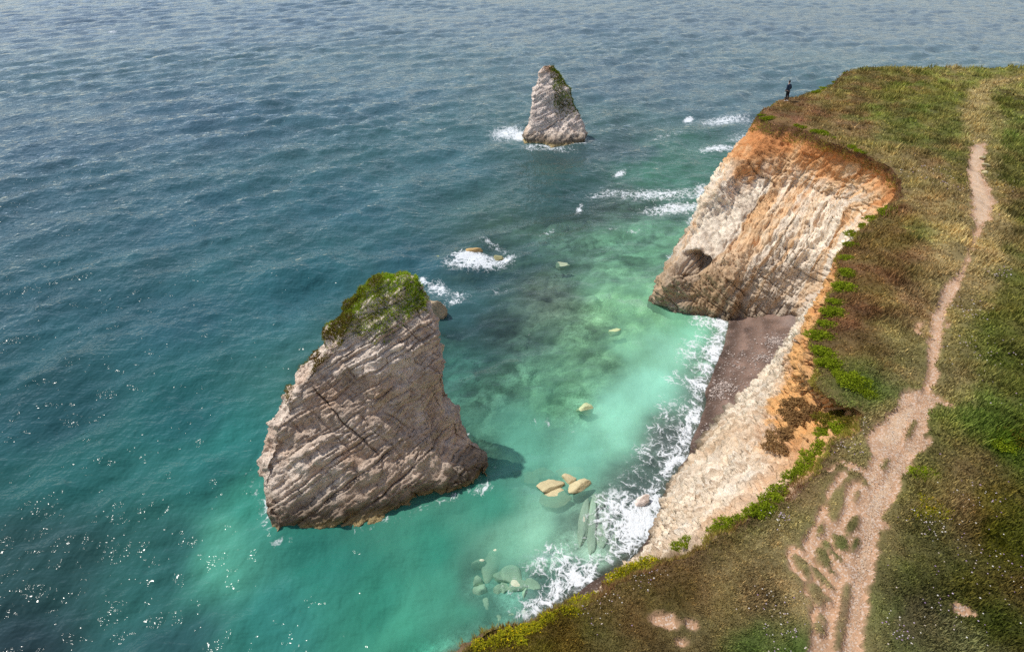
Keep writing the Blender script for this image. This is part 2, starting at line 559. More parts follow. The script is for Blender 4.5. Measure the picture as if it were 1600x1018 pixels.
ISLES = [(1288, 873, 22, 6, -65), (1284, 902, 25, 4, -47), (1276, 928, 25, 9, -65), (1265, 942, 15, 5, -75), (1284, 964, 13, 5, -60), (1280, 980, 11, 7, -50), (1314, 846, 15, 7, -70),
    (1292, 850, 9, 4, -60), (1307, 867, 15, 3, -40), (1305, 834, 9, 3, -60), (1332, 818, 20, 7, 60), (1308, 780, 24, 9, 80), (1317, 958, 50, 6, 81), (1334, 736, 11, 4, -30), (1353, 749, 11, 3, -75),
    (1384, 722, 14, 3, 70), (1340, 770, 12, 3, 70), (1300, 892, 9, 3, -45), (1296, 936, 10, 3, -55), (1336, 850, 16, 4, 70), (1424, 668, 22, 3, 62)]
track_w = []
for pts, kind in TRACKS:
    q = np.array([P(a, b, ZT)[:2] for a, b, _ in pts])
    w = np.array([c * px_m(a, b) for a, b, c in pts])
    track_w.append((q, w, kind))

def path_mask(q):
    """positive inside the trodden soil (metres from its edge)"""
    best = np.full(len(q), -9.0)
    nz = fbm(p3(q[:, 0] * 2.6, q[:, 1] * 2.6), 21, 4)
    nf = fbm(p3(q[:, 0] * 8, q[:, 1] * 8), 28, 3)
    # streaks along the slope between the braids
    st = fbm(p3((q[:, 0] * 0.93 + q[:, 1] * 0.35) * 3.2, (q[:, 1] * 0.93 - q[:, 0] * 0.35) * 0.9), 33, 3)
    for pts, w, kind in track_w:
        for a, b, wa, wb in zip(pts[:-1], pts[1:], w[:-1], w[1:]):
            d = b - a
            L2 = d @ d
            t = np.clip(((q - a) @ d) / L2, 0, 1)
            dist = np.hypot(*(q - a - t[:, None] * d).T)
            ww = wa + (wb - wa) * t
            m = ww - dist
            if kind == 2:
                m = m * 1.0 + 0.07 * st + 0.05 * nz + 0.01
            else:
                m = m + np.minimum((0.8 if kind == 3 else 0.35) * ww, 0.12) * nz + 0.03 * nf
            best = np.maximum(best, m)
    for cx_, cy_, a_, b_, ang_ in ISLES:
        c = P(cx_, cy_, ZT)[:2]; ca_, sa_ = math.cos(R(ang_)), math.sin(R(ang_))
        e1_ = P(cx_ + a_ * ca_, cy_ - a_ * sa_, ZT)[:2] - c; e2_ = P(cx_ + 1.25 * b_ * sa_, cy_ + 1.25 * b_ * ca_, ZT)[:2] - c
        l_ = (q - c) @ np.linalg.inv(np.stack([e1_, e2_], 1)).T
        rr_ = np.sqrt((l_ ** 2).sum(1))
        best = np.minimum(best, np.where(rr_ < 3, (rr_ - 1 - 0.25 * nz) * np.hypot(*e2_) * 1.2, 9))
    return best

def ground_z(q, sd=None, pm=None):
    z = ZT + 0.16 * fbm(p3(q[:, 0] * 0.12, q[:, 1] * 0.12), 41, 3)
    hum = sstep(-1, 5, q[:, 0] - 0.30 * q[:, 1] - 6.5)
    b = fbm(p3(q[:, 0] * 0.9, q[:, 1] * 0.55), 44, 4)
    z = z + (0.05 + 0.14 * hum) * b + 0.10 * hum * np.abs(fbm(p3(q[:, 0] * 1.5, q[:, 1] * 1.0), 46, 3))
    z = z + 0.02 * fbm(p3(q[:, 0] * 4, q[:, 1] * 4), 47, 3)
    if sd is not None:
        z = z - 0.32 * np.exp(-np.clip(sd, 0, None) / 0.9)
    if pm is not None:
        z = z - 0.11 * sstep(-0.02, 0.06, pm)
    return z

GC = [  # place, seen colour of the plants
    (1450, 140, (112, 104, 52)), (1350, 125, (106, 88, 54)), (1330, 150, (112, 94, 58)), (1290, 165, (118, 90, 62)),
    (1240, 175, (112, 82, 58)), (1400, 185, (104, 98, 52)), (1310, 200, (112, 86, 58)), (1400, 240, (112, 96, 58)),
    (1450, 225, (96, 90, 50)), (1480, 180, (96, 90, 46)), (1520, 190, (112, 108, 62)), (1540, 140, (128, 116, 72)), (1580, 170, (84, 76, 38)),
    (1580, 260, (86, 78, 42)), (1590, 330, (92, 82, 44)), (1450, 270, (122, 100, 66)), (1490, 320, (128, 104, 72)),
    (1430, 330, (114, 92, 58)), (1400, 380, (112, 82, 54)), (1360, 420, (104, 72, 50)), (1390, 480, (106, 74, 50)),
    (1340, 490, (104, 74, 50)), (1350, 560, (100, 76, 50)), (1480, 390, (126, 108, 72)), (1440, 440, (116, 96, 62)),
    (1430, 540, (114, 98, 62)), (1420, 590, (98, 92, 54)), (1380, 620, (86, 86, 48)), (1520, 460, (116, 104, 64)), (1540, 430, (96, 90, 46)),
    (1580, 480, (84, 80, 36)), (1530, 560, (88, 86, 42)), (1590, 590, (78, 78, 34)), (1510, 640, (84, 90, 42)), (1580, 690, (74, 86, 26)),
    (1480, 700, (104, 94, 56)), (1540, 720, (98, 84, 50)), (1500, 780, (104, 88, 56)), (1560, 800, (82, 70, 28)), (1590, 860, (66, 66, 16)),
    (1440, 840, (90, 80, 50)), (1500, 870, (92, 80, 50)), (1560, 930, (88, 72, 38)), (1590, 1000, (70, 68, 30)), (1500, 1000, (96, 88, 62)),
    (1390, 960, (78, 84, 44)), (1420, 900, (84, 84, 44)), (1440, 990, (90, 82, 56)), (1250, 1000, (76, 88, 42)), (1180, 1000, (84, 92, 48)),
    (1220, 930, (112, 100, 66)), (1160, 920, (118, 98, 66)), (1100, 900, (110, 90, 60)), (1180, 850, (104, 84, 56)), (1230, 800, (102, 84, 56)),
    (1290, 720, (100, 80, 54)), (1340, 690, (104, 92, 62)), (1080, 960, (106, 92, 60)), (1000, 960, (104, 80, 50)), (960, 1000, (104, 92, 54)),
    (880, 1000, (92, 72, 34)), (820, 1010, (84, 66, 28)), (1060, 900, (96, 76, 44)), (1310, 950, (108, 94, 66)), (1260, 860, (112, 98, 68)),
]
gc_xy = np.array([P(a, b, ZT)[:2] for a, b, _ in GC])
gc_v = np.array([lin(c) for _, _, c in GC])

TRAMPLE = [([(1530, 228), (1524, 200), (1520, 172), (1534, 142), (1566, 126), (1610, 117)], 0.9, 0.95), ([(1548, 160), (1556, 180), (1560, 205), (1552, 240), (1546, 300)], 0.35, 0.5),
    ([(1502, 426), (1520, 385), (1532, 340)], 1.5, 0.8), ([(1460, 600), (1456, 570), (1452, 530), (1462, 470), (1490, 430)], 1.3, 0.5), ([(1400, 250), (1450, 300), (1500, 350)], 1.6, 0.45),
    ([(1240, 215), (1330, 190), (1400, 245)], 1.5, 0.3), ([(1230, 850), (1270, 800), (1330, 720), (1400, 640)], 0.7, 0.45), ([(1180, 905), (1230, 940)], 0.8, 0.4), ([(1400, 800), (1370, 900), (1362, 1018)], 0.3, 0.25)]

def ground_col(q):
    w = np.stack([fbm(p3(q[:, 0] * .5, q[:, 1] * .5), 51, 4), fbm(p3(q[:, 0] * .5, q[:, 1] * .5), 53, 4)], 1) * (0.05 * np.hypot(q[:, 0], q[:, 1]))[:, None]
    c = idw(q + w, gc_xy, gc_v)
    n = fbm(p3(q[:, 0] * 1.1, q[:, 1] * 0.7), 57, 5)
    c = c * (1 + 0.38 * n)[:, None]
    g = fbm(p3(q[:, 0] * 0.8, q[:, 1] * 0.5), 61, 4)
    c = c * np.stack([0.94 - 0.10 * g, 1.06 + 0.08 * g, 0.92 - 0.16 * g], 1)
    # trampled pale grass where people walk, and the lush fringe at the rim
    nt_ = fbm(p3(q[:, 0] * 1.3, q[:, 1] * 1.3), 63, 4)
    tr = np.zeros(len(q))
    for pts, hw, st_ in TRAMPLE:  # beaten ground
        pl = np.array([P(a, b, ZT)[:2] for a, b in pts])
        dd, *_ = seg_dist(q, pl)
        tr = np.maximum(tr, st_ * sstep(hw * 1.5, hw * 0.4, dd + 0.35 * hw * nt_))
    tc_ = lin((150, 132, 92))
    c = c * (1 - 0.8 * tr[:, None]) + 0.8 * tc_ * (1 + 0.25 * n[:, None]) * tr[:, None]
    return np.clip(c, 0.003, 1)

# grid, finer near the camera
ys = [-60, -40, -25, -14, -8, -4, 0, 3, 5.5]
y = 7.0
while y < 92:
    ys.append(y); y += 0.0062 * y + 0.012
ys = np.array(ys)
xs = [-60, -48, -38, -30, -24, -18, -14, -11, -8.5, -6.5, -5, -4]
x = -3.0
while x < 30:
    xs.append(x); x += 0.075
while x < 72:
    xs.append(x); x += 0.28
xs = np.array(xs + [74, 80, 88, 98, 110, 125, 140, 150])
gx, gy = np.meshgrid(xs, ys)
q = np.stack([gx.ravel(), gy.ravel()], 1)
nr, nc = len(ys), len(xs)
coarse = edge_c
sd, _, _, near = seg_dist(q, coarse)
ins = inside(q, land)
F = grid_faces(nr, nc)
cnt = ins[F].sum(1)
keep = cnt > 0
F = F[keep]
used = np.zeros(len(q), bool); used[F.ravel()] = True
snap = used & ~ins
q[snap] = near[snap]
sd[snap] = 0
pm = path_mask(q)
gz = ground_z(q, sd, pm)
gcol = ground_col(q)
soil = lin((178, 142, 112))
sn = fbm(p3(q[:, 0] * 1.5, q[:, 1] * 1.5), 71, 4)
bare = sstep(-0.05, 0.01, pm)[:, None] * 0.8
gcol2 = gcol * (1 - bare) + (soil * 0.85) * bare
# bare brown soil at the broken edge
lip = (np.exp(-sd / 0.35) * 0.6)[:, None]
gcol2 = gcol2 * (1 - lip) + lin((92, 68, 48)) * lip
gv = np.column_stack([q, gz])
onpath = (pm[F] > 0).sum(1) >= 3
gr = compact(gv, F[~onpath], gcol2)
ground = new_obj('ground', gr[0], gr[1], M_GROUND, colors=gr[2])
tag(ground, kind='structure')
pcol = soil[None] * (1 + 0.14 * sn)[:, None]
grav = sstep(0.10, 0.35, pm)[:, None]
pcol = pcol * (1 - 0.5 * grav) + lin((204, 178, 148)) * 0.5 * grav
pr = compact(gv, F[onpath], pcol)
path = new_obj('path', pr[0], pr[1], M_PATH, colors=pr[2])
tag(path, kind='structure')

# ------------------------------------------------------------------ the cliff face
NV = 210
vf = np.linspace(0, 1, NV)
lev = np.interp(vf, np.linspace(0, 1, len(zf)), np.arange(len(zf)))
# rows spaced evenly down the height
vz = np.linspace(0, 1, NV)
cx = np.empty((len(dense), NV, 3))
for k in range(2):
    cx[:, :, k] = np.array([np.interp(vz, zf, d[:, k]) for d in dense])
ez = ground_z(edge, np.zeros(len(edge)), path_mask(edge))
cx[:, :, 2] = ez[:, None] * (1 - vz)[None, :]
# below the sea
foot = cx[:, -1:].copy(); out_dir = cx[:, -1, :2] - cx[:, 0, :2]; out_dir /= np.linalg.norm(out_dir, axis=1)[:, None] + 1e-9
f1 = foot.copy(); f1[:, 0, :2] += out_dir * 0.35; f1[:, 0, 2] = -1.2
f2 = foot.copy(); f2[:, 0, :2] += out_dir * 1.2; f2[:, 0, 2] = -4
cx = np.concatenate([cx, f1, f2], 1)
nu, nvv = cx.shape[:2]
du = np.gradient(cx, axis=0); dv = np.gradient(cx, axis=1)
nn = np.cross(du, dv)
nn /= np.linalg.norm(nn, axis=2)[:, :, None] + 1e-9
ref = np.concatenate([out_dir, np.full((nu, 1), 0.3)], 1)
flip = np.sign((nn * ref[:, None, :]).sum(2)); nn *= np.where(flip == 0, 1, flip)[:, :, None]
cp = cx.reshape(-1, 3); cn = nn.reshape(-1, 3)
vv = np.tile(np.concatenate([vz, [1.0, 1.0]]), nu)
uu = np.repeat(uidx, nvv)
aa = np.repeat(arc, nvv)
head = sstep(18.6, 19.6, uu)
fade = sstep(0.0, 0.10, vv)
d = 0.75 * fbm(cp * 0.28, 81, 3)
# fluting down the face
fl = fbm(np.stack([aa * 0.9 + 0.6 * fbm(cp * 0.5, 83, 3), vv * 2.2, 0 * aa], 1), 85, 4)
d += 0.22 * fl * (0.6 + 0.4 * head)
nb_ = (cp + 0.16 * np.stack([fbm(cp * 0.8, 190 + k, 3) for k in range(3)], 1)) @ np.array([0.57, 0.78, -0.30])
fl2 = fbm(np.stack([nb_ * 2.2, vv * 1.2, 0 * aa], 1), 184, 4)
d *= 1 - 0.35 * (1 - head)
d *= 1 - 0.72 * (1 - head)
for per_, dep_ in ((1.1, 0.34), (0.5, 0.20), (0.27, 0.08)):
    s1 = np.abs((nb_ / per_) % 1 - 0.5) * 2
    d -= (1 - head) * dep_ * sstep(1 - 0.14 / per_, 1.0, s1) * sstep(-0.5, 0.3, fbm(cp * 0.5, 195, 3))
d += (1 - head) * (0.20 * np.abs(fl2) + 0.08 * fl2)
warp = cp + 0.35 * np.stack([fbm(cp * 0.9, 86, 3), fbm(cp * 0.9, 87, 3), fbm(cp * 0.9, 88, 3)], 1)
bed = warp @ np.array([0.55, 0.25, 0.80])
s1 = np.abs((bed / 0.9) % 1 - 0.5) * 2
wj = cp + 0.12 * np.stack([fbm(cp * 0.9, 186 + k, 3) for k in range(3)], 1)
jm = sstep(-0.3, 0.4, fbm(cp * 0.4, 189, 3))
for per_, dep_, dirn in ((0.95, 0.24, (0.62, 0.15, 0.77)), (0.42, 0.13, (0.62, 0.15, 0.77)), (1.3, 0.2, (0.80, -0.35, -0.45)), (0.55, 0.1, (0.80, -0.35, -0.45))):
    s1 = np.abs(((wj @ np.array(dirn)) / per_) % 1 - 0.5) * 2
    d -= dep_ * sstep(1 - 0.14 / per_, 1.0, s1) * (jm if dirn[2] > 0 else 1 - 0.7 * jm)
s1 = 0 * d
d += -0.22 * sstep(0.82, 1.0, s1)
bed2 = warp @ np.array([0.70, -0.45, 0.55])
s2 = np.abs((bed2 / 0.55) % 1 - 0.5) * 2
d += -0.16 * sstep(0.8, 1.0, s2) * sstep(-0.2, 0.4, fbm(cp * 0.35, 89, 2))
fr = np.stack([bed * 1.7, (warp @ np.array([0.85, -0.2, -0.5])) * 0.75, (warp @ np.array([-0.2, 0.95, 0.0])) * 0.75], 1)
w1, w2, wid = worley(fr, 90)
d += 0.42 * (wid - 0.5) * sstep(0.0, 0.08, w2 - w1) - 0.08 * (1 - sstep(0.0, 0.09, w2 - w1))
w1, w2, wid2 = worley(fr * 2.4, 94)
d += 0.19 * (wid2 - 0.5) * sstep(0.0, 0.08, w2 - w1) - 0.06 * (1 - sstep(0.0, 0.1, w2 - w1))
w1, w2, wid3 = worley(fr * 6, 96)
d += 0.07 * (wid3 - 0.5)
d += 0.12 * fbm(cp * 2.5, 97, 5, 0.6)
# the orange clay near the top is smoother
top_or = head * sstep(0.34, 0.12, vv + 0.12 * fbm(cp * 0.4, 99, 3))
d *= 1 - 0.35 * top_or
# a sea-cut hollow beside the toe of the headland
hp = (uu > 20) & (uu < 24.2)
hx, hy = 800 + FPX * cp[:, 0] / (cp[:, 1] * CP_ - (cp[:, 2] - CAM_H) * SP_), 509 - FPX * (cp[:, 1] * SP_ + (cp[:, 2] - CAM_H) * CP_) / (cp[:, 1] * CP_ - (cp[:, 2] - CAM_H) * SP_)
CAVE = cp[np.argmin(np.where((uu > 19) & (uu < 24.4), (hx - 1086) ** 2 + (hy - 411) ** 2, 1e9))]
for px_, py_, dep_, sz_ in ((1236, 500, 1.2, (0.35, 0.35, 0.5)), (1076, 424, 1.0, (0.8, 0.8, 0.3))):
    hol = cp[np.argmin(np.where((uu > 19) & (uu < 24.4), (hx - px_) ** 2 + (hy - py_) ** 2, 1e9))]
    d -= dep_ * np.exp(-((cp - hol) ** 2 / np.array(sz_) ** 2).sum(1))
cp2 = cp + cn * (d * fade * 0.8)[:, None]
cp2[:, 2] = np.where(vv < 0.001, cp[:, 2] - 0.01, np.minimum(cp2[:, 2], np.repeat(ez, nvv) - 0.05 - 0.3 * vv))
cr_ = ((cp - CAVE) / np.array([0.95, 0.95, 0.42]))
cw_ = np.exp(-((cr_ ** 2).sum(1)) ** 2)
cp2 += np.array([0.62, 0.78, 0.0]) * (2.6 * cw_)[:, None]
cp2[:, 2] -= 0.25 * cw_
# colours: chalk, clay, weathering
chalk = lin((236, 220, 198)); clay = lin((214, 160, 104)); clay2 = lin((190, 122, 70)); grey = lin((168, 148, 130)); darkr = lin((120, 100, 76)); brown = lin((86, 62, 44))
n1 = fbm(cp * 0.5, 101, 4); n2 = fbm(cp * 1.8, 103, 4)
strk = fbm(np.stack([aa * 1.5 + 0.8 * fbm(cp * 0.6, 108, 3), vv * 1.1, 0 * aa], 1), 105, 4)
cc = np.tile(chalk, (len(cp), 1))
def blend(c, f):
    global cc
    f = np.clip(f, 0, 1)[:, None]
    cc = cc * (1 - f) + np.asarray(c) * f
blend(grey, sstep(0.15, 0.75, n1) * 0.55)
strk2 = 1.2 * fbm(np.stack([nb_ * 2.2, vv * 0.7, 0 * aa], 1), 155, 5)
blend(lin((216, 190, 158)), (1 - head) * 0.35)
blend(lin((172, 144, 116)), (1 - head) * sstep(0.0, 0.5, strk2) * 0.6)
blend(lin((238, 224, 204)), (1 - head) * sstep(-0.15, -0.55, strk2) * 0.7)
blend(lin((222, 182, 132)), sstep(-0.1, 0.5, strk) * 0.6 * (0.35 + 0.65 * head))
blend(clay, sstep(0.2, 0.7, strk + 0.3 * n2) * 0.5 * head * sstep(0.95, 0.5, vv))
blend(clay, head * sstep(0.36, 0.16, vv + 0.14 * n1 + 0.14 * strk) * 0.9)
blend(clay2, head * sstep(0.27, 0.08, vv + 0.12 * n1 + 0.08 * strk) * 0.8)
near_or = (1 - head) * sstep(9.0, 10.4, uu)
blend(lin((222, 168, 108)), near_or * sstep(0.52, 0.36, vv + 0.10 * n1 + 0.10 * strk + 0.10 * sstep(14.5, 17, uu)))
blend(lin((206, 160, 116)), (1 - head) * sstep(0.20, 0.06, vv + 0.10 * n1 + 0.08 * strk2) * 0.55)
blend(clay2 * 1.1, near_or * sstep(0.1, 0.5, strk) * 0.4 * sstep(0.7, 0.3, vv))
blend(grey, sstep(0.55, 0.72, vv) * (0.35 + 0.3 * n2) * head)
blend(darkr, sstep(0.86, 0.97, vv + 0.05 * n1) * 0.45)
blend(lin((70, 62, 44)), sstep(0.945, 0.99, vv + 0.02 * n2) * 0.7)
blend(brown, sstep(0.075, 0.025, vv + 0.02 * n2 + 0.03 * (uu < 17) * (uu > 6.5)) * 0.9)
blend(lin((104, 82, 56)), sstep(7.4, 6.4, uu) * sstep(0.22, 0.12, vv + 0.05 * n1) * 0.85)
blend(lin((150, 120, 84)), sstep(0.70, 0.78, vv) * sstep(0.98, 0.93, vv) * head * sstep(20.5, 22.5, uu) * 0.6)
ca = cc * ((1.05 + 0.16 * n2) * (1 - 0.08 * (1 - head)))[:, None]
cliff = new_obj('cliff', cp2, grid_faces(nu, nvv)[:, ::-1], M_CLIFF, colors=ca)
tag(cliff, kind='structure')

# ------------------------------------------------------------------ seabed and beach
SHORE_PX = [(560, 1110), (690, 1030), (800, 985), (870, 945), (930, 902), (985, 870), (1022, 820), (1042, 765), (1062, 732), (1075, 712), (1084, 690), (1098, 648), (1105, 605), (1120, 570), (1135, 535), (1141, 500), (1143, 470), (1180, 380)]
shore = np.array([P(a, b, 0)[:2] for a, b in SHORE_PX])
shore = np.concatenate([[[-30, 6], [-12, 12.5]], shore])
shore_d = catmull(shore, [8] * (len(shore) - 1))

SB = [ # place, colour of the bottom
    (760, 500, (70, 80, 78)), (850, 450, (112, 112, 100)), (880, 380, (96, 112, 100)), (780, 620, (96, 122, 106)), (850, 620, (110, 140, 112)),
    (920, 560, (120, 142, 112)), (1000, 480, (170, 196, 150)), (1050, 480, (190, 214, 170)), (1080, 560, (190, 220, 190)), (950, 650, (180, 214, 184)),
    (850, 720, (160, 205, 180)), (850, 850, (190, 214, 190)), (780, 900, (96, 130, 118)), (850, 920, (86, 110, 104)), (930, 850, (170, 176, 160)),
    (1000, 770, (84, 84, 84)), (1050, 690, (84, 80, 80)), (1090, 600, (92, 86, 86)), (1110, 540, (96, 86, 84)), (950, 830, (110, 112, 106)), (900, 900, (84, 90, 92)),
    (1050, 250, (96, 140, 120)), (1000, 380, (120, 150, 124)), (950, 300, (90, 100, 90)), (600, 950, (60, 150, 128)), (300, 900, (50, 90, 90)), (100, 500, (40, 80, 86)),
    (730, 440, (70, 92, 92)), (720, 400, (120, 116, 92)), (700, 560, (80, 116, 106)),
]
sb_xy = np.array([P(a, b, 0)[:2] for a, b, _ in SB]); sb_v = np.array([lin(c) for _, _, c in SB])

def sea_sd(q):
    dd, side, al, nr_ = seg_dist(q, shore_d)
    return dd * np.where(side >= 0, 1, -1), al          # positive on the sea side

def seabed_z(q, s):
    z = np.where(s < 0, -s * 0.13, -0.13 * np.minimum(s, 4) - 0.05 * np.clip(s - 4, 0, 40))
    rough = sstep(3, 9, s)
    w1, w2, wid = worley(p3(q[:, 0] * 0.55 + 0.3 * fbm(p3(q[:, 0] * .6, q[:, 1] * .6), 111, 3), q[:, 1] * 0.55), 113)
    z = z + rough * (0.30 * fbm(p3(q[:, 0] * 0.35, q[:, 1] * 0.35), 115, 4) + 0.35 * (wid - 0.5) * sstep(0, 0.3, w2 - w1) - 0.2 * (1 - sstep(0, .2, w2 - w1)))
    return np.where(s > 3, np.minimum(z, -0.30), z), wid

bxs = np.concatenate([np.arange(-40, -14, 0.8), np.arange(-14, 30, 0.16)])
bys = np.concatenate([np.arange(6, 60, 0.17), np.arange(60, 130, 0.6)])
bgx, bgy = np.meshgrid(bxs, bys)
bq = np.stack([bgx.ravel(), bgy.ravel()], 1)
bs_, bal = sea_sd(bq)
bz, bwid = seabed_z(bq, bs_)
bz = np.minimum(bz, 0.9 + 0.1 * fbm(p3(bq[:, 0], bq[:, 1]), 117, 2))
bcol = idw(bq, sb_xy, sb_v, 0.03)
bn = fbm(p3(bq[:, 0] * 0.8, bq[:, 1] * 0.8), 119, 5)
bcol = bcol * (1.45 + 1.0 * (bwid - 0.4) + 0.9 * bn)[:, None]
bm_ = sstep(0.6, 0.0, bs_)[:, None]
bn2 = fbm(p3(bq[:, 0] * 1.3, bq[:, 1] * 1.3), 121, 4)
dry = lin((128, 106, 94))[None] * (1 + 0.3 * bn2 + 0.22 * np.sin(bs_ * 5 + 2 * bn2) * sstep(-3.4, -1.0, bs_))[:, None]
dry = dry * (1 - sstep(-3.0, -4.2, bs_ + 0.6 * bn)[:, None] * 0.5) + lin((150, 138, 132)) * sstep(-3.0, -4.2, bs_ + 0.6 * bn)[:, None] * 0.5
wet = sstep(-1.6, -0.3, bs_ + 0.3 * bn)[:, None]
dry = dry * (1 - 0.45 * wet)
bcol = bcol * (1 - bm_) + dry * bm_
BF = grid_faces(len(bys), len(bxs))
isb = (bs_[BF] < 0.5).all(1)
far_land = inside(bq, land)
vis = ~(far_land[BF].all(1))
bv = np.column_stack([bq, bz])
a_ = compact(bv, BF[isb & vis], np.clip(bcol, 0, 1))
beach = new_obj('beach', a_[0], a_[1], M_BEACH, colors=a_[2]); tag(beach, kind='structure')
a_ = compact(bv, BF[~isb & vis], np.clip(bcol, 0, 1))
seabed = new_obj('seabed', a_[0], a_[1], M_SEABED, colors=a_[2]); tag(seabed, kind='structure')

# ------------------------------------------------------------------ sea
NS_WL = [(-11.2, 21.8), (-6.2, 23.2), (-1.45, 25.25), (-0.9, 26.3), (-2.8, 29.9), (-6.5, 30.4), (-11.3, 28.6), (-11.9, 25.2)]
FS_WL = [((824 - 800) / FPX * 88.7, 88.3), ((868 - 800) / FPX * 88.7, 87.6), ((914 - 800) / FPX * 88.7, 88.4), (9.3, 92.5), (6, 94.5), (1.5, 93)]
WC = [ # place, seen colour, clearness, chop
    (50, 30, (70, 96, 114), 0, 1.0), (400, 30, (74, 102, 118), 0, 1.0), (800, 30, (76, 102, 114), 0, 1.0), (1200, 30, (82, 104, 114), 0, 1.0), (1550, 30, (88, 108, 118), 0, 1.0),
    (50, 220, (50, 86, 102), 0, 1.0), (50, 330, (44, 84, 96), 0, 1.0), (300, 180, (52, 88, 104), 0, 1), (300, 330, (40, 86, 98), 0, 1.0), (550, 150, (56, 94, 106), 0, 1), (550, 320, (42, 90, 100), 0, 1.0),
    (50, 480, (36, 82, 92), 0, 1.0), (250, 500, (30, 82, 92), 0, .95), (450, 450, (32, 90, 98), 0, .95), (50, 640, (26, 78, 84), 0, .9), (300, 640, (18, 90, 92), 0, .9),
    (100, 760, (22, 88, 86), 0, .85), (300, 760, (22, 100, 96), 0, .85), (370, 700, (24, 108, 102), 0, .8), (50, 880, (34, 74, 74), 0, .85), (50, 1000, (32, 56, 62), 0, .85), (250, 880, (30, 88, 84), 0, .85),
    (350, 855, (58, 140, 118), 0, .7), (250, 1000, (34, 84, 86), 0, .85), (420, 960, (30, 118, 108), 0, .8), (390, 800, (36, 128, 110), 0, .7), (560, 940, (32, 128, 106), .05, .7), (500, 870, (24, 112, 98), 0, .6),
    (620, 1000, (50, 148, 120), .05, .7), (740, 980, (64, 156, 128), .1, .6), (680, 860, (34, 128, 106), .05, .6), (760, 780, (46, 136, 112), .1, .5), (700, 930, (54, 146, 120), .1, .5),
    (850, 840, (122, 186, 156), .2, .4), (800, 690, (84, 164, 138), .25, .4), (900, 700, (112, 192, 164), .25, .3), (960, 650, (128, 204, 174), .2, .25), (1010, 600, (132, 208, 178), .08, .25), (1040, 550, (132, 204, 170), .1, .25),
    (1080, 520, (122, 200, 164), .15, .3), (980, 540, (112, 178, 140), .3, .3), (1000, 480, (104, 168, 130), .6, .35), (1050, 490, (110, 184, 142), .25, .3), (920, 560, (82, 136, 106), .8, .35), (880, 640, (70, 134, 104), .75, .35),
    (760, 620, (58, 106, 92), .82, .4), (740, 700, (46, 110, 96), .65, .45), (760, 520, (54, 82, 84), .75, .5), (850, 450, (74, 98, 90), .8, .5), (900, 500, (72, 112, 94), .8, .4), (710, 560, (46, 98, 96), .6, .5),
    (720, 420, (44, 84, 90), .35, .7), (800, 400, (50, 88, 88), .4, .75), (880, 380, (60, 100, 90), .75, .6), (980, 400, (82, 126, 104), .75, .5), (1050, 400, (92, 142, 116), .65, .5), (640, 420, (36, 86, 96), 0, .8),
    (950, 330, (70, 96, 88), .65, .7), (860, 300, (46, 84, 82), .1, .8), (1050, 260, (66, 120, 100), .3, .8), (950, 230, (60, 88, 90), .1, .95), (700, 250, (50, 94, 100), 0, .95), (1150, 160, (68, 98, 104), 0, 1), (1000, 120, (66, 94, 104), 0, 1.0),
    (1020, 740, (90, 118, 110), .75, .35), (1060, 680, (96, 112, 108), .8, .35), (1100, 580, (100, 124, 116), .75, .3), (960, 800, (108, 140, 124), .85, .35), (1000, 820, (90, 100, 98), .85, .35), (900, 870, (96, 128, 116), .8, .35), (820, 930, (70, 128, 112), .8, .4), (880, 920, (84, 110, 106), .85, .35),
    (800, 850, (104, 176, 146), .3, .4), (760, 920, (76, 140, 120), .72, .4), (700, 490, (50, 96, 100), .2, .6),
]
wc_xy = np.array([P(a, b, 0)[:2] for a, b, *_ in WC])
wc_v = np.array([np.concatenate([(lin(c) * 0.84 + lin(c).mean() * 0.16) * (1 + 0.35 * lin(c).mean()), [cl, ch]]) for _, _, c, cl, ch in WC])

naz = 820
az = np.linspace(R(-64), R(64), naz)
rr = [13.0]
while rr[-1] < 620:
    rr.append(rr[-1] * (1.0048 if rr[-1] < 330 else 1.008))
while rr[-1] < 9000:
    rr.append(rr[-1] * 1.12)
rr = np.array(rr)
wr, wa = np.meshgrid(rr, az, indexing='ij')
wq = np.stack([(wr * np.sin(wa)).ravel(), (wr * np.cos(wa) - 20).ravel()], 1)
wrr = wr.ravel()
wv = np.empty((len(wq), 5))
close = wrr < 700
wn_ = 0.05 * np.stack([fbm(p3(wq[close, 0] * .12, wq[close, 1] * .12), 131, 4), fbm(p3(wq[close, 0] * .12, wq[close, 1] * .12), 133, 4)], 1) * wrr[close][:, None] * 0.6
wv[close] = idw(wq[close] + wn_, wc_xy, wc_v, 0.025)
wv[~close] = np.concatenate([lin((84, 108, 120)), [0, 1]])
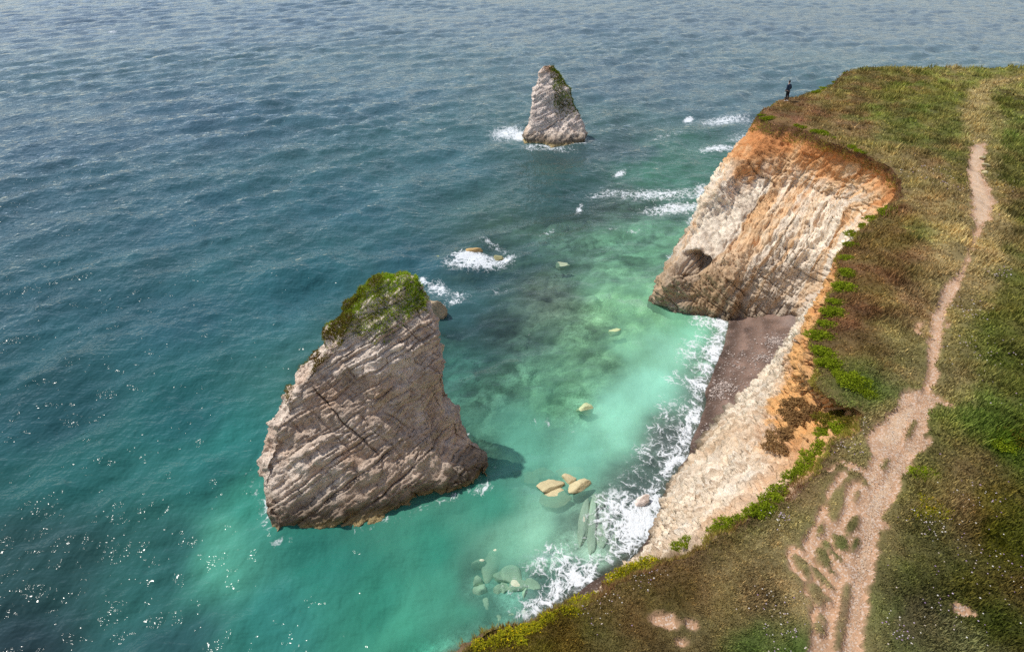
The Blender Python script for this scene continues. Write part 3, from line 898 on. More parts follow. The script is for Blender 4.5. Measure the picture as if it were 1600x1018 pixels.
# swell and wind waves
wz = np.zeros(len(wq))
cell = wrr * (az[1] - az[0])
DIRC = R(-40)
wrng = np.random.default_rng(11)
for k in range(70):
    L = 0.9 * (16 / 0.9) ** wrng.random()
    sp = R(34) * wrng.standard_normal() * (0.75 if L > 4 else 1.2)
    th = DIRC + sp - (R(30) if L < 3 else 0)
    kx, ky = 2 * math.pi / L * math.cos(th), 2 * math.pi / L * math.sin(th)
    amp = 0.0100 * L ** 0.72
    ph = kx * wq[:, 0] + ky * wq[:, 1] + wrng.random() * 6.283
    att = sstep(2.2, 4.5, L / cell)
    s_ = np.sin(ph)
    wz += amp * att * (s_ + 0.25 * np.cos(2 * ph))
patch = 0.75 + 0.35 * fbm(p3(wq[:, 0] * 0.03, wq[:, 1] * 0.03), 137, 3)
wz *= wv[:, 4] * patch
foam = np.zeros(len(wq))
def foam_blob(cx_, cy_, ax, ay, ang, s):
    c = P(cx_, cy_)[:2]
    ca_, sa_ = math.cos(R(ang)), math.sin(R(ang))
    e1_ = P(cx_ + ax * ca_, cy_ - ax * sa_)[:2] - c
    e2_ = P(cx_ + ay * sa_, cy_ + ay * ca_)[:2] - c
    M = np.linalg.inv(np.stack([e1_, e2_], 1))
    l_ = (wq - c) @ M.T
    d2 = (l_ ** 2).sum(1)
    np.maximum(foam, s * np.exp(-np.minimum(d2, 40) * 0.9), out=foam)
for f_ in [
    (792, 207, 34, 13, 5, .72), (812, 212, 14, 9, 0, .95), (865, 234, 52, 6, -2, .52), (828, 232, 20, 6, 0, .6), (780, 214, 24, 8, 0, .5),
    (1135, 188, 62, 11, 4, .60), (1124, 232, 44, 9, 4, .66), (1076, 186, 9, 4, 10, .95), (1040, 214, 44, 6, 12, .42), (1160, 215, 40, 14, 0, .5),
    (1030, 305, 95, 14, 0, .62), (1060, 325, 70, 12, 4, .68), (950, 302, 50, 10, 8, .5), (905, 325, 7, 13, -20, .66), (968, 270, 13, 5, 12, .72), (857, 362, 20, 5, 22, .5), (992, 362, 22, 6, 4, .46), (1052, 405, 14, 22, -10, .6), (1040, 430, 10, 14, 0, .6), (1085, 345, 18, 14, 0, .6), (1100, 300, 22, 18, 0, .7),
    (745, 411, 62, 13, 4, .78), (735, 402, 34, 7, 0, .98), (772, 384, 40, 9, -18, .48), (790, 405, 24, 8, 25, .7), (682, 450, 26, 16, -10, .68), (706, 474, 44, 12, 22, .48), (778, 452, 32, 14, 0, .38), (712, 462, 30, 10, 0, .5), (660, 440, 14, 10, 0, .7),
    (398, 760, 14, 46, 5, .50), (420, 815, 14, 26, -20, .55), (380, 740, 16, 30, 0, .36), (600, 818, 90, 7, 16, .42), (690, 790, 50, 6, 16, .42), (750, 748, 10, 10, 0, .5), (640, 812, 40, 10, 16, .36),
    (830, 520, 26, 4, -22, .44), (872, 545, 14, 8, -40, .42), (850, 660, 40, 12, -10, .38), (885, 672, 26, 10, 0, .36), (960, 360, 18, 5, 0, .4),
    (912, 888, 30, 18, 15, .5), (935, 770, 22, 8, 20, .46), (985, 800, 26, 40, -25, .55), (1010, 780, 20, 26, -20, .62), (985, 835, 30, 22, 0, .7), (880, 915, 24, 16, 0, .42), (950, 860, 34, 16, 10, .5),
    (1092, 610, 16, 60, -22, .62), (1108, 540, 15, 34, -5, .66), (1060, 690, 18, 40, -30, .55), (1030, 740, 22, 34, -30, .5),
    (175, 50, 10, 3, 0, .6), (640, 380, 14, 4, 10, .3), (1225, 230, 30, 20, 0, .6),
]:
    foam_blob(*f_[:5], f_[5] * (1.2 if f_[1] < 480 else 1.0))
sel = (wq[:, 1] < 64) & (wq[:, 1] > 8) & (np.abs(wq[:, 0]) < 34)
ws, wal = sea_sd(wq[sel])
mod = fbm(p3(wal * 0.5, 0 * wal), 141, 3)
wst = fbm(p3(wal * 1.6, ws * 0.4), 143, 3)
fs = (0.70 * np.exp(-((ws - 0.4) / 0.75) ** 2) + 0.56 * np.exp(-((ws - 2.0) / 1.2) ** 2)) * (1 + 0.35 * mod) + 0.10 * wst * np.exp(-((ws - 1.5) / 2) ** 2)
fs *= 0.8 + 0.2 * sstep(19, 24, wq[sel][:, 1])
fs *= sstep(6.0, 14.0, wq[sel][:, 1] + 2) * sstep(-3.5, 1.5, wq[sel][:, 0] - 0.0)
foam[sel] = np.maximum(foam[sel], np.clip(fs, 0, 1))
clear = np.clip(wv[:, 3], 0, 1)
shal = np.zeros(len(wq)); shal[sel] = sstep(2.4, 0.2, ws)
clear = np.maximum(clear, 0.9 * shal)
# thin run-up of water on the beach keeps close to the slope
for lv_ in (NS_WL, FS_WL):
    pl_ = np.array(lv_ + lv_[:1]); c0_ = pl_.mean(0)
    s2 = np.hypot(*(wq - c0_).T) < 16
    dd_, *_ = seg_dist(wq[s2], pl_)
    nz2 = fbm(p3(wq[s2, 0] * 0.5, wq[s2, 1] * 0.5), 147, 3)
    foam[s2] = np.maximum(foam[s2], np.clip((0.5 + 0.5 * nz2), 0, 1) * 0.95 * np.exp(-(dd_ / 0.6) ** 2))
calm = np.ones(len(wq)); calm[sel] = sstep(-0.5, 5.0, ws) * 0.85 + 0.15
wz *= calm
keepw = np.ones(len(wq), bool)
WF = grid_faces(len(rr), naz)
sea = new_obj('sea_water', np.column_stack([wq, wz]), WF, M_WATER, colors=wv[:, :3], floats={'clear': clear, 'foam': foam, 'chop': wv[:, 4] * (0.4 + 0.6 * calm)})
tag(sea, kind='structure')

# ------------------------------------------------------------------ sea stacks
def stack(name, label, levels, seed, colour, ntop=None, na=260, nz=150, amp=1.0, bedn=(-0.42, 0.0, 0.91)):
    """levels: (z, corner points in plan, counter-clockwise). Rings lofted between them and weathered."""
    zl = np.array([l[0] for l in levels], float)
    k = len(levels[0][1])
    polys = np.array([l[1] for l in levels], float)        # levels x corners x 2
    t = np.linspace(0, k, na, endpoint=False)
    i0 = np.floor(t).astype(int); f = t - i0
    f = f + 0.0 * np.sin(2 * np.pi * f)
    ring = polys[:, i0] * (1 - f)[None, :, None] + polys[:, (i0 + 1) % k] * f[None, :, None]
    # soften corners
    for _ in range(5):
        ring = 0.5 * ring + 0.25 * (np.roll(ring, 1, 1) + np.roll(ring, -1, 1))
    zz = np.concatenate([np.linspace(zl[0], zl[-1], nz)])
    pts = np.empty((nz, na, 3))
    for c in range(2):
        for j in range(na):
            pts[:, j, c] = np.interp(zz, zl, ring[:, j, c])
    pts[:, :, 2] = zz[:, None]
    # top cap rings
    ctr = pts[-1, :, :2].mean(0)
    caps = []
    for q_ in (0.75, 0.5, 0.25, 0.02):
        r_ = pts[-1].copy(); r_[:, :2] = ctr + (r_[:, :2] - ctr) * q_; r_[:, 2] += 0.06 * (1 - q_)
        caps.append(r_[None])
    pts = np.concatenate([pts] + caps)
    if ntop:
        pts = ntop(pts)
    n_r = len(pts)
    du = np.gradient(np.concatenate([pts[:, -1:], pts, pts[:, :1]], 1), axis=1)[:, 1:-1]
    dv = np.gradient(pts, axis=0)
    nn = np.cross(du, dv); nn /= np.linalg.norm(nn, axis=2)[:, :, None] + 1e-9
    p = pts.reshape(-1, 3); n = nn.reshape(-1, 3)
    wp = p + 0.13 * np.stack([fbm(p * 0.8, seed + i, 3) for i in range(3)], 1)
    d = 0.50 * fbm(p * 0.33, seed + 5, 3) + 0.20 * fbm(p * 0.95, seed + 4, 3)
    bn_ = np.array(bedn) / np.linalg.norm(bedn)
    b = wp @ bn_
    jn_ = np.array([0.72, 0.12, 0.68])
    j = wp @ jn_
    m1 = sstep(-0.35, 0.35, fbm(p * 0.6, seed + 6, 3)); m2 = sstep(-0.2, 0.4, fbm(p * 0.5, seed + 16, 3))
    for per_, dep_ in ((1.15, 0.24), (0.5, 0.13), (0.23, 0.06)):
        s = np.abs((b / per_ + 0.10 * fbm(p * 0.5, seed + 17, 2)) % 1 - 0.5) * 2
        d -= dep_ * sstep(1 - 0.10 / per_, 1.0, s) * (0.25 + 0.75 * m1)
        d += 0.10 * (_hash(np.floor(b / per_ + 0.5), 0 * b, 0 * b, seed) - 0.5)
    for per_, dep_ in ((1.6, 0.20), (0.7, 0.12), (0.33, 0.06)):
        s = np.abs((j / per_) % 1 - 0.5) * 2
        d -= dep_ * sstep(1 - 0.11 / per_, 1.0, s) * m2
    fr = np.stack([b * 2.1, (wp @ np.array([0.9, 0.2, 0.42])) * 0.8, wp[:, 1] * 0.9], 1)
    w1, w2, wid = worley(fr, seed + 7)
    d += 0.26 * (wid - 0.5) * sstep(0, 0.08, w2 - w1) - 0.05 * (1 - sstep(0, .08, w2 - w1))
    w1, w2, wid2 = worley(fr * 2.6, seed + 8)
    d += 0.10 * (wid2 - 0.5) * sstep(0, 0.08, w2 - w1) - 0.04 * (1 - sstep(0, .1, w2 - w1))
    d += 0.10 * fbm(p * 2.4, seed + 9, 5, 0.6)
    # notch worn by the waves
    d -= 0.35 * np.exp(-((p[:, 2] - 0.25) / 0.35) ** 2)
    p = p + n * (d * amp)[:, None]
    c = colour(p, n, seed)
    o = new_obj(name, p, grid_faces(n_r, na, True), M_STACK, colors=c)
    tag(o, label, 'sea stack')
    return o, p, n

def stack_col(p, n, seed):
    pale = lin((206, 190, 174)); mid = lin((178, 158, 140)); dark = lin((120, 104, 88)); warm = lin((196, 156, 122))
    n1 = fbm(p * 0.45, seed + 11, 4); n2 = fbm(p * 2, seed + 12, 4)
    c = pale * np.ones((len(p), 1))
    f = sstep(-0.35, 0.6, n1)[:, None]; c = c * (1 - f) + mid * f
    f = (sstep(0.1, 0.6, fbm(p * 0.8, seed + 14, 3)) * 0.25)[:, None]; c = c * (1 - f) + warm * f
    f = (sstep(0.1, 0.8, n2) * 0.45)[:, None]; c = c * (1 - f) + dark * f
    f = (sstep(1.7, 0.4, p[:, 2] + 0.5 * n1) * 0.85)[:, None]; c = c * (1 - f) + lin((74, 64, 48)) * f
    f = (sstep(0.45, 0.1, p[:, 2] + 0.1 * n2) * 0.8)[:, None]; c = c * (1 - f) + lin((150, 132, 92)) * f
    return c * (1.3 + 0.2 * n2)[:, None]

NS = [  # front-left, front-middle, front crease, right toe, back right, back middle, back left, left
    (-4.0, [(-11.2, 21.8), (-6.2, 23.2), (-1.6, 25.6), (-0.8, 26.2), (-2.4, 30.4), (-6.5, 31.0), (-11.6, 29.4), (-12.4, 25.5)]),
    (0.0, [(-10.75, 22.55), (-6.1, 23.95), (-1.35, 26.0), (-0.9, 26.3), (-2.8, 29.9), (-6.5, 30.4), (-11.3, 28.6), (-11.9, 25.2)]),
    (1.2, [(-11.1, 23.1), (-6.2, 24.2), (-2.6, 25.75), (-1.35, 26.8), (-2.9, 29.7), (-6.4, 30.2), (-11.2, 28.4), (-12.0, 25.0)]),
    (2.2, [(-11.3, 23.5), (-6.3, 24.5), (-3.8, 25.75), (-2.1, 27.1), (-3.1, 29.5), (-6.3, 30.0), (-11.0, 28.2), (-12.1, 25.0)]),
    (3.6, [(-11.0, 24.0), (-6.4, 24.9), (-4.05, 26.05), (-3.2, 27.0), (-3.4, 29.2), (-6.3, 29.7), (-10.6, 28.1), (-11.5, 25.6)]),
    (5.5, [(-10.0, 24.9), (-6.4, 25.5), (-4.3, 26.2), (-3.45, 26.8), (-3.6, 29.0), (-6.2, 29.4), (-9.9, 28.2), (-10.6, 26.1)]),
    (7.3, [(-8.8, 25.6), (-6.3, 26.0), (-4.5, 26.4), (-3.5, 27.0), (-3.7, 28.8), (-6.0, 29.2), (-8.8, 28.3), (-9.3, 26.7)]),
    (8.6, [(-7.7, 26.2), (-6.2, 26.4), (-4.7, 26.7), (-3.65, 27.2), (-3.8, 28.7), (-5.8, 29.0), (-7.7, 28.4), (-8.2, 27.1)]),
    (9.6, [(-6.9, 27.0), (-6.0, 27.0), (-4.8, 27.2), (-4.0, 27.5), (-4.0, 28.5), (-5.5, 28.8), (-7.0, 28.4), (-7.3, 27.5)]),
    (10.4, [(-6.4, 27.7), (-5.8, 27.6), (-5.0, 27.7), (-4.5, 27.9), (-4.4, 28.3), (-5.4, 28.5), (-6.3, 28.4), (-6.6, 28.0)]),
]
def lean(levels, y0, zt, back):
    out_ = []
    for z_, pts in levels:
        t = 1 + back * max(z_, 0) / zt / y0
        out_.append((CAM_H - (CAM_H - z_) * t, [(a * t, b * t) for a, b in pts]))
    return out_
NS = [(z_, [(a - (0.18 if a < -9 else -0.1) * min(1, max(0, (7 - z_) / 4)), b - (0.62 if i < 3 else 0.0) * min(1, max(0, (3.5 - z_) / 2.5))) for i, (a, b) in enumerate(p_)]) for z_, p_ in NS]
NS = lean(NS, 27, 10.4, 2.1)
near_stack, nsp, nsn = stack('sea_stack', 'large leaning chalk sea stack with a grassy top, nearest the camera', NS, 200, stack_col, na=640, nz=300, amp=0.85)

def far_x(px):
    return (px - 800) / FPX * 88.7
FS = [
    (-4.0, [(1.0, 86.6), (5.5, 85.8), (10.3, 87.0), (11.0, 92), (6, 95.5), (1, 94)]),
    (0.0, [(far_x(824), 88.3), (far_x(868), 87.6), (far_x(914), 88.4), (far_x(912), 92.5), (6, 94.5), (far_x(818), 93)]),
    (0.9, [(far_x(821), 88.9), (far_x(868), 88.2), (far_x(914), 88.7), (far_x(911), 92.5), (6, 94.2), (far_x(820), 92.8)]),
    (1.9, [(far_x(829), 89.3), (far_x(868), 88.7), (far_x(909), 89.3), (far_x(906), 92.3), (5.9, 93.9), (far_x(827), 92.6)]),
    (3.6, [(far_x(831), 89.8), (far_x(866), 89.3), (far_x(900), 89.9), (far_x(897), 92), (5.6, 93.4), (far_x(829), 92.4)]),
    (5.9, [(far_x(833), 90.4), (far_x(862), 90.0), (far_x(886), 90.5), (far_x(883), 91.8), (5.3, 92.9), (far_x(832), 92.2)]),
    (8.2, [(far_x(843), 91.0), (far_x(858), 90.8), (far_x(871), 91.1), (far_x(870), 91.8), (4.8, 92.2), (far_x(843), 91.8)]),
    (9.3, [(far_x(849), 91.3), (far_x(857), 91.2), (far_x(864), 91.3), (far_x(864), 91.6), (4.6, 91.8), (far_x(850), 91.6)]),
]
FS = lean(FS, 90, 9.3, 3.0)
def far_col(p, n, seed):
    c = stack_col(p, n, seed)
    pale = lin((190, 178, 172))
    f = (sstep(1.0, 2.4, p[:, 2]) * 0.55)[:, None]
    c = c * (1 - f) + pale * f
    f = (sstep(7.6, 8.8, p[:, 2] + 0.4 * fbm(p * 1.5, 5, 3)) * 0.7)[:, None]
    c = c * (1 - f) + lin((176, 132, 88)) * f
    return c * 1.25
far_stack, fsp, fsn = stack('sea_stack', 'pointed chalk sea stack standing alone far out in the sea', FS, 230, far_col, na=300, nz=150, amp=0.9)

# turf and blades -----------------------------------------------------
def blades(pos, nor, hgt, wid, cols, per_tuft, lean=0.5, spread=1.0):
    """triangular blades: arrays of n tufts -> verts, faces, colours"""
    n = len(pos)
    k = per_tuft
    P0 = np.repeat(pos, k, 0); H = np.repeat(hgt, k) * (0.55 + 0.7 * rng.random(n * k)); Wd = np.repeat(wid, k)
    a = rng.random(n * k) * 6.2832
    rad = np.sqrt(rng.random(n * k)) * Wd * spread
    b2 = rng.random(n * k) * 6.2832
    off = np.stack([np.cos(b2) * rad, np.sin(b2) * rad, 0 * rad], 1)
    base = P0 + off - np.repeat(nor, k, 0) * 0.01
    up = np.repeat(nor, k, 0)
    le = lean * rng.random(n * k)
    tip = base + up * H[:, None] + np.stack([np.cos(a) * H * le, np.sin(a) * H * le, 0 * H], 1)
    side = np.stack([-np.sin(a + 0.6), np.cos(a + 0.6), 0 * a], 1) * (Wd * 0.28)[:, None]
    v = np.stack([base - side, base + side, tip], 1).reshape(-1, 3)
    f = np.arange(n * k * 3).reshape(-1, 3)
    c = np.repeat(np.repeat(cols, k, 0) * (0.75 + 0.5 * rng.random(n * k))[:, None], 3, 0)
    return v, f, c

def turf_on(parent, p, n, w, count, hgt, cols):
    """plants growing on a stack: w = weight per vertex"""
    idx = rng.choice(len(p), count, p=w / w.sum())
    pos = p[idx] + rng.normal(0, 0.03, (count, 3))
    nor = n[idx] * 0.4 + np.array([0, 0, 0.8]); nor /= np.linalg.norm(nor, axis=1)[:, None]
    t = np.clip(0.5 + 0.6 * fbm(pos * 0.9, 301, 3) + 0.15 * rng.normal(size=count), 0, 1)[:, None]
    c = cols[0] * (1 - t) + cols[1] * t
    v, f, c = blades(pos, nor, np.full(count, hgt), np.full(count, 0.06), c, 5, 0.9, 1.2)
    o = new_obj('turf', v, f, M_GRASS, parent=parent, smooth=False, colors=c)
    return o

def proj(p):
    x_, y_, z_ = p[:, 0], p[:, 1], p[:, 2] - CAM_H
    dep = y_ * CP_ - z_ * SP_
    return 800 + FPX * x_ / dep, 509 - FPX * (y_ * SP_ + z_ * CP_) / dep
# plan positions of the green cap on the big stack: its sloping top and the shoulder down its left side
u_, v_ = nsp[:, 0], nsp[:, 2]
nz_ = fbm(nsp * 0.7, 305, 3)
capw = sstep(7.3, 8.3, v_ + 0.7 * nz_ - 0.30 * (u_ + 5.8)) * (0.35 + 0.65 * sstep(-0.6, 0.0, fbm(nsp * 1.3, 309, 3))) * sstep(-0.3, 0.35, nsn[:, 2])
shoulder = sstep(4.2, 5.6, v_ + 0.8 * nz_) * sstep(0.25, 0.75, -nsn[:, 0] + 0.5 * nsn[:, 2]) * sstep(-6.0, -6.8, u_) * sstep(-0.2, 0.4, fbm(nsp * 1.1, 310, 3))
turf_on(near_stack, nsp, nsn, capw + 1e-9, 9000, 0.085, (lin((116, 104, 50)) * 1.35, lin((136, 158, 44)) * 1.7))
turf_on(near_stack, nsp, nsn, shoulder + 1e-9, 3500, 0.10, (lin((104, 80, 44)) * 1.4, lin((116, 116, 40)) * 1.4))
u_, v_ = fsp[:, 0], fsp[:, 2]
w_ = sstep(2.6, 4.4, v_) * sstep(0.0, 0.5, fsn[:, 0] + 0.2 * fbm(fsp * 0.6, 307, 3)) * sstep(-0.5, 0.3, -fsn[:, 1] + 0.4)
turf_on(far_stack, fsp, fsn, w_ + 1e-9, 4500, 0.2, (lin((96, 84, 44)) * 1.4, lin((108, 124, 36)) * 1.5))

# ------------------------------------------------------------------ grass over the cliff top
def scatter(n, a0, a1, r0, r1):
    a = R(a0) + (R(a1) - R(a0)) * rng.random(n)
    r = r0 * (r1 / r0) ** rng.random(n)
    return np.stack([r * np.sin(a), r * np.cos(a)], 1)
gq = scatter(185000, -16, 58, 7.5, 96)
gq = gq[inside(gq, land)]
gsd, gside, _, _ = seg_dist(gq, edge_c)
gpm = path_mask(gq)
kp = (gpm < 0.0 - 0.05 * rng.random(len(gq))) & (rng.random(len(gq)) > 0.5 * sstep(-0.07, 0.0, gpm))
gq, gsd, gpm = gq[kp], gsd[kp], gpm[kp]
gzz = ground_z(gq, gsd, gpm)
gc_ = ground_col(gq)
rad_ = np.hypot(gq[:, 0], gq[:, 1])
tuft_n = fbm(p3(gq[:, 0] * 0.9, gq[:, 1] * 0.9), 311, 4)
right = sstep(-1, 4, gq[:, 0] - 0.30 * gq[:, 1] - 6.0)
hg = (0.04 + 0.07 * np.clip(tuft_n, 0, 1) + right * (0.03 + 0.12 * np.clip(tuft_n + 0.1, 0, 1))) * (1 + 0.012 * rad_) * (0.55 + 0.45 * sstep(0.0, 0.35, -gpm))
wd = 0.046 * (rad_ / 10) ** 0.75
gc_ = gc_ * (0.72 + 0.55 * rng.random(len(gq)))[:, None]
tint = rng.random(len(gq))
gc_ = np.where((tint > 0.86)[:, None], gc_ * np.array([1.35, 1.25, 1.2]), gc_)
v, f, c = blades(np.column_stack([gq, gzz]), np.tile([0, 0, 1.0], (len(gq), 1)), hg, wd, gc_, 6, 0.9, 1.5)
wgt = np.where((vv > 0.004) & (vv < np.where(uu < 6.5, 0.14, np.where(uu < 17, 0.035, 0.085)) + 0.02 * n1), 1.0, 0.0) * (uu > 2.5) * (uu < 28) * (0.25 + 0.75 * (uu < 19))
ri = rng.choice(len(cp2), 16000, p=wgt / wgt.sum())
rp = cp2[ri] + rng.normal(0, 0.03, (len(ri), 3))
rn = cn[ri] * 0.5 + np.array([0, 0, 0.7]); rn /= np.linalg.norm(rn, axis=1)[:, None]
rt = np.clip(0.45 + 0.7 * fbm(rp * 0.8, 313, 3) + 0.2 * rng.normal(size=len(ri)), 0, 1)[:, None]
rc = lin((104, 76, 52)) * (1 - rt) + lin((116, 112, 48)) * rt
rl = np.linalg.norm(rp - np.array([0, 0, CAM_H]), axis=1)
v2, f2_, c2 = blades(rp, rn, 0.07 + 0.05 * rng.random(len(ri)), 0.03 * (rl / 14) ** 0.8, rc, 5, 1.0, 1.4)
f = np.concatenate([f, f2_ + len(v)]); v = np.concatenate([v, v2]); c = np.concatenate([c, c2])
grass = new_obj('grass', v, f, M_GRASS, smooth=False, colors=c * 2.25)
tag(grass, 'low heath grass and brown heather covering the cliff top', 'grass', kind='stuff')

# flowers: small pale heads in drifts
FL = [(1450, 270, 30), (1420, 265, 24), (1520, 225, 10), (1570, 290, 30), (1590, 340, 24), (1480, 295, 20), (1560, 430, 8), (1570, 600, 40), (1520, 480, 20), (1540, 560, 26),
      (1450, 820, 16), (1400, 990, 14), (1480, 960, 36), (1560, 900, 40), (1240, 990, 36), (1200, 960, 30), (1010, 890, 14), (940, 940, 20), (1330, 690, 18), (1330, 650, 14), (1220, 800, 10), (1520, 860, 40), (1540, 780, 30), (1300, 1000, 20)]
fp = []
for a, b, s in FL:
    c0 = P(a, b, ZT); m = px_m(a, b) * s
    fp.append(c0[:2] + rng.normal(0, 1, (34, 2)) * np.array([m, m * 1.1]))
fp = np.concatenate(fp)
fp = fp[inside(fp, land)]
fsd, _, _, _ = seg_dist(fp, edge_c)
fpm = path_mask(fp)
kp = (fpm < -0.05)
fp, fsd, fpm = fp[kp], fsd[kp], fpm[kp]
nf = len(fp)
fz = ground_z(fp, fsd, fpm) + 0.07 + 0.06 * rng.random(nf)
fr_ = (0.010 + 0.012 * rng.random(nf)) * (np.hypot(*fp.T) / 14) ** 0.6
pal = np.array([lin((228, 220, 210)), lin((196, 176, 190)), lin((170, 140, 170)), lin((214, 196, 180))])
fc = pal[rng.integers(0, 4, nf)]
ang = np.arange(5) / 5 * 6.2832
fv = np.empty((nf, 6, 3))
fv[:, 0] = np.column_stack([fp, fz + fr_ * 0.5])
for k in range(5):
    fv[:, k + 1] = np.column_stack([fp[:, 0] + fr_ * math.cos(ang[k]), fp[:, 1] + fr_ * math.sin(ang[k]), fz])
fi = np.arange(nf)[:, None] * 6
ff = np.concatenate([np.concatenate([fi, fi + 1 + k, fi + 1 + (k + 1) % 5], 1) for k in range(5)])
flowers = new_obj('wild_flowers', fv.reshape(-1, 3), ff, M_GRASS, smooth=False, colors=np.repeat(fc, 6, 0))
tag(flowers, 'tiny white and pink wild flower heads in drifts over the grass', 'wild flowers', kind='stuff')

# pale gravel on the path and loose pebbles on the beach
def pebbles(name, q, z, size, cols, mat):
    n = len(q)
    base = np.array([(1, 0, 0), (-1, 0, 0), (0, 1, 0), (0, -1, 0), (0, 0, 1), (0, 0, -1)], float)
    fc = np.array([(0, 2, 4), (2, 1, 4), (1, 3, 4), (3, 0, 4), (2, 0, 5), (1, 2, 5), (3, 1, 5), (0, 3, 5)])
    s = size[:, None] * (0.6 + 0.8 * rng.random((n, 3))); s[:, 2] *= 0.6
    a = rng.random(n) * 6.28
    v = base[None] * s[:, None] + rng.normal(0, 0.15, (n, 6, 3)) * size[:, None, None]
    x_ = v[:, :, 0] * np.cos(a)[:, None] - v[:, :, 1] * np.sin(a)[:, None]
    y_ = v[:, :, 0] * np.sin(a)[:, None] + v[:, :, 1] * np.cos(a)[:, None]
    v = np.stack([x_ + q[:, :1], y_ + q[:, 1:], v[:, :, 2] + z[:, None]], 2).reshape(-1, 3)
    f = (np.arange(n)[:, None, None] * 6 + fc[None]).reshape(-1, 3)
    return new_obj(name, v, f, mat, smooth=False, colors=np.repeat(cols, 6, 0))
gv_q = []
for pts, w, kind in track_w[:4]:
    for a, b, wa in zip(pts[:-1], pts[1:], w[:-1]):
        n_ = int(np.hypot(*(b - a)) * wa * 900)
        t = rng.random(n_)[:, None]
        gv_q.append(a + t * (b - a) + rng.normal(0, wa * 0.6, (n_, 2)))
gv_q = np.concatenate(gv_q)
m_ = path_mask(gv_q)
gv_q = gv_q[m_ > 0.03]; m_ = m_[m_ > 0.03]
n_ = len(gv_q)
gcl = lin((222, 200, 174)) * (0.6 + 0.5 * rng.random((n_, 1)))
gravel = pebbles('gravel', gv_q, ground_z(gv_q, np.full(n_, 9.0), m_), 0.006 + 0.010 * rng.random(n_) ** 2, gcl, M_PEBBLE)
tag(gravel, 'pale loose gravel strewn along the trodden path', 'gravel', kind='stuff')
bq2 = []
for a, b, s, n_ in [(1130, 600, 16, 260), (1120, 610, 14, 160), (1160, 560, 40, 260), (1215, 535, 14, 300), (1195, 560, 10, 160), (1110, 670, 12, 100)]:
    m = px_m(a, b, 0.3) * s
    bq2.append(P(a, b, 0.3)[:2] + rng.normal(0, 1, (n_, 2)) * np.array([m, m * 0.7]))
bq2 = np.concatenate(bq2)
s2_, _ = sea_sd(bq2); bq2 = bq2[s2_ < -0.2]; s2_ = s2_[s2_ < -0.2]
n_ = len(bq2)
z2_, _ = seabed_z(bq2, s2_)
shing = pebbles('beach_pebbles', bq2, np.minimum(z2_, 0.9) + 0.03, 0.03 + 0.05 * rng.random(n_) ** 2, lin((196, 180, 170)) * (0.5 + 0.6 * rng.random((n_, 1))), M_PEBBLE)
tag(shing, 'pale loose stones strewn over the dark shingle beach', 'pebbles', kind='stuff')

# ------------------------------------------------------------------ rocks and boulders
def rock(name, label, loc, size, seed, colr, group=None, rotz=0.0, tilt=0.0, cat='rock', cuts=11, sub=4, mat=None):
    bm = bmesh.new()
    bmesh.ops.create_icosphere(bm, subdivisions=sub, radius=1.0)
    v = np.array([x_.co[:] for x_ in bm.verts]); f = np.array([[x_.index for x_ in fc.verts] for fc in bm.faces])
    bm.free()
    r = np.random.default_rng(seed)
    for _ in range(cuts):
        n = r.normal(size=3); n /= np.linalg.norm(n)
        h = 0.45 + 0.3 * r.random()
        dd = v @ n - h
        v = v - np.clip(dd, 0, None)[:, None] * n * 0.92
    v = v + v * (0.10 * fbm(v * 1.7 + seed, seed, 4) + 0.05 * fbm(v * 5 + seed, seed + 3, 3))[:, None]
    v = v * np.array(size)
    ct, st_ = math.cos(tilt), math.sin(tilt)
    v = np.stack([v[:, 0] * ct - v[:, 2] * st_, v[:, 1], v[:, 0] * st_ + v[:, 2] * ct], 1)
    n1 = fbm(v * 1.5 / max(size) + seed, seed + 5, 4)
    c = np.asarray(colr)[None] * (1 + 0.22 * n1)[:, None]
    o = new_obj(name, v, f, mat or M_BOULDER, colors=c)
    o.location = loc
    o.rotation_euler = (0, 0, rotz)
    tag(o, label, cat, group)
    return o
yel = lin((200, 186, 146)); pale = lin((206, 214, 186)); wht = lin((232, 214, 202))
g1 = 'yellowish boulders breaking the surface beside the near stack'
rock('rock', 'pale yellow wedge boulder breaking the surface, leftmost of the shallow cluster', P(858, 760, 0.0) + [0, 0, -.02], (0.85, 0.48, 0.22), 401, yel, g1, 0.5)
rock('rock', 'pale yellow pointed boulder breaking the surface, rightmost of the shallow cluster', P(906, 758, 0.0) + [0, 0, -.02], (0.95, 0.42, 0.23), 402, yel, g1, 0.55)
rock('rock', 'submerged yellow boulder at the front of the shallow cluster', P(872, 772, 0.0) + [0, 0, -.22], (0.95, 0.6, 0.28), 403, yel, g1, 0.4)
rock('rock', 'small upright yellow boulder behind the two that break the surface', P(892, 748, 0.0) + [0, 0, -.14], (0.5, 0.55, 0.3), 404, yel, g1, 0.9)
rock('rock', 'submerged pale boulder at the back of the shallow yellow cluster', P(890, 733, 0.0) + [0, 0, -.3], (0.9, 0.5, 0.26), 405, yel, g1, 0.3)
rock('rock', 'low submerged slab boulder left of the yellow cluster towards the near stack', P(822, 738, 0.0) + [0, 0, -.3], (1.0, 0.5, 0.26), 406, yel, g1, -0.6)
rock('rock', 'submerged boulder between the slab and the yellow cluster', P(848, 735, 0.0) + [0, 0, -.3], (0.9, 0.45, 0.26), 407, yel, g1, 0.3)
rock('rock', 'pale pinkish boulder in the surf at the foot of the near cliff', P(1003, 786, 0.0) + [0, 0, .10], (0.52, 0.36, 0.34), 408, wht, None, 0.7, 0.3)
rock('rock', 'round pale boulder alone in the green bay water', P(915, 637, 0.0) + [0, 0, -.16], (0.62, 0.55, 0.32), 409, lin((200, 208, 160)))
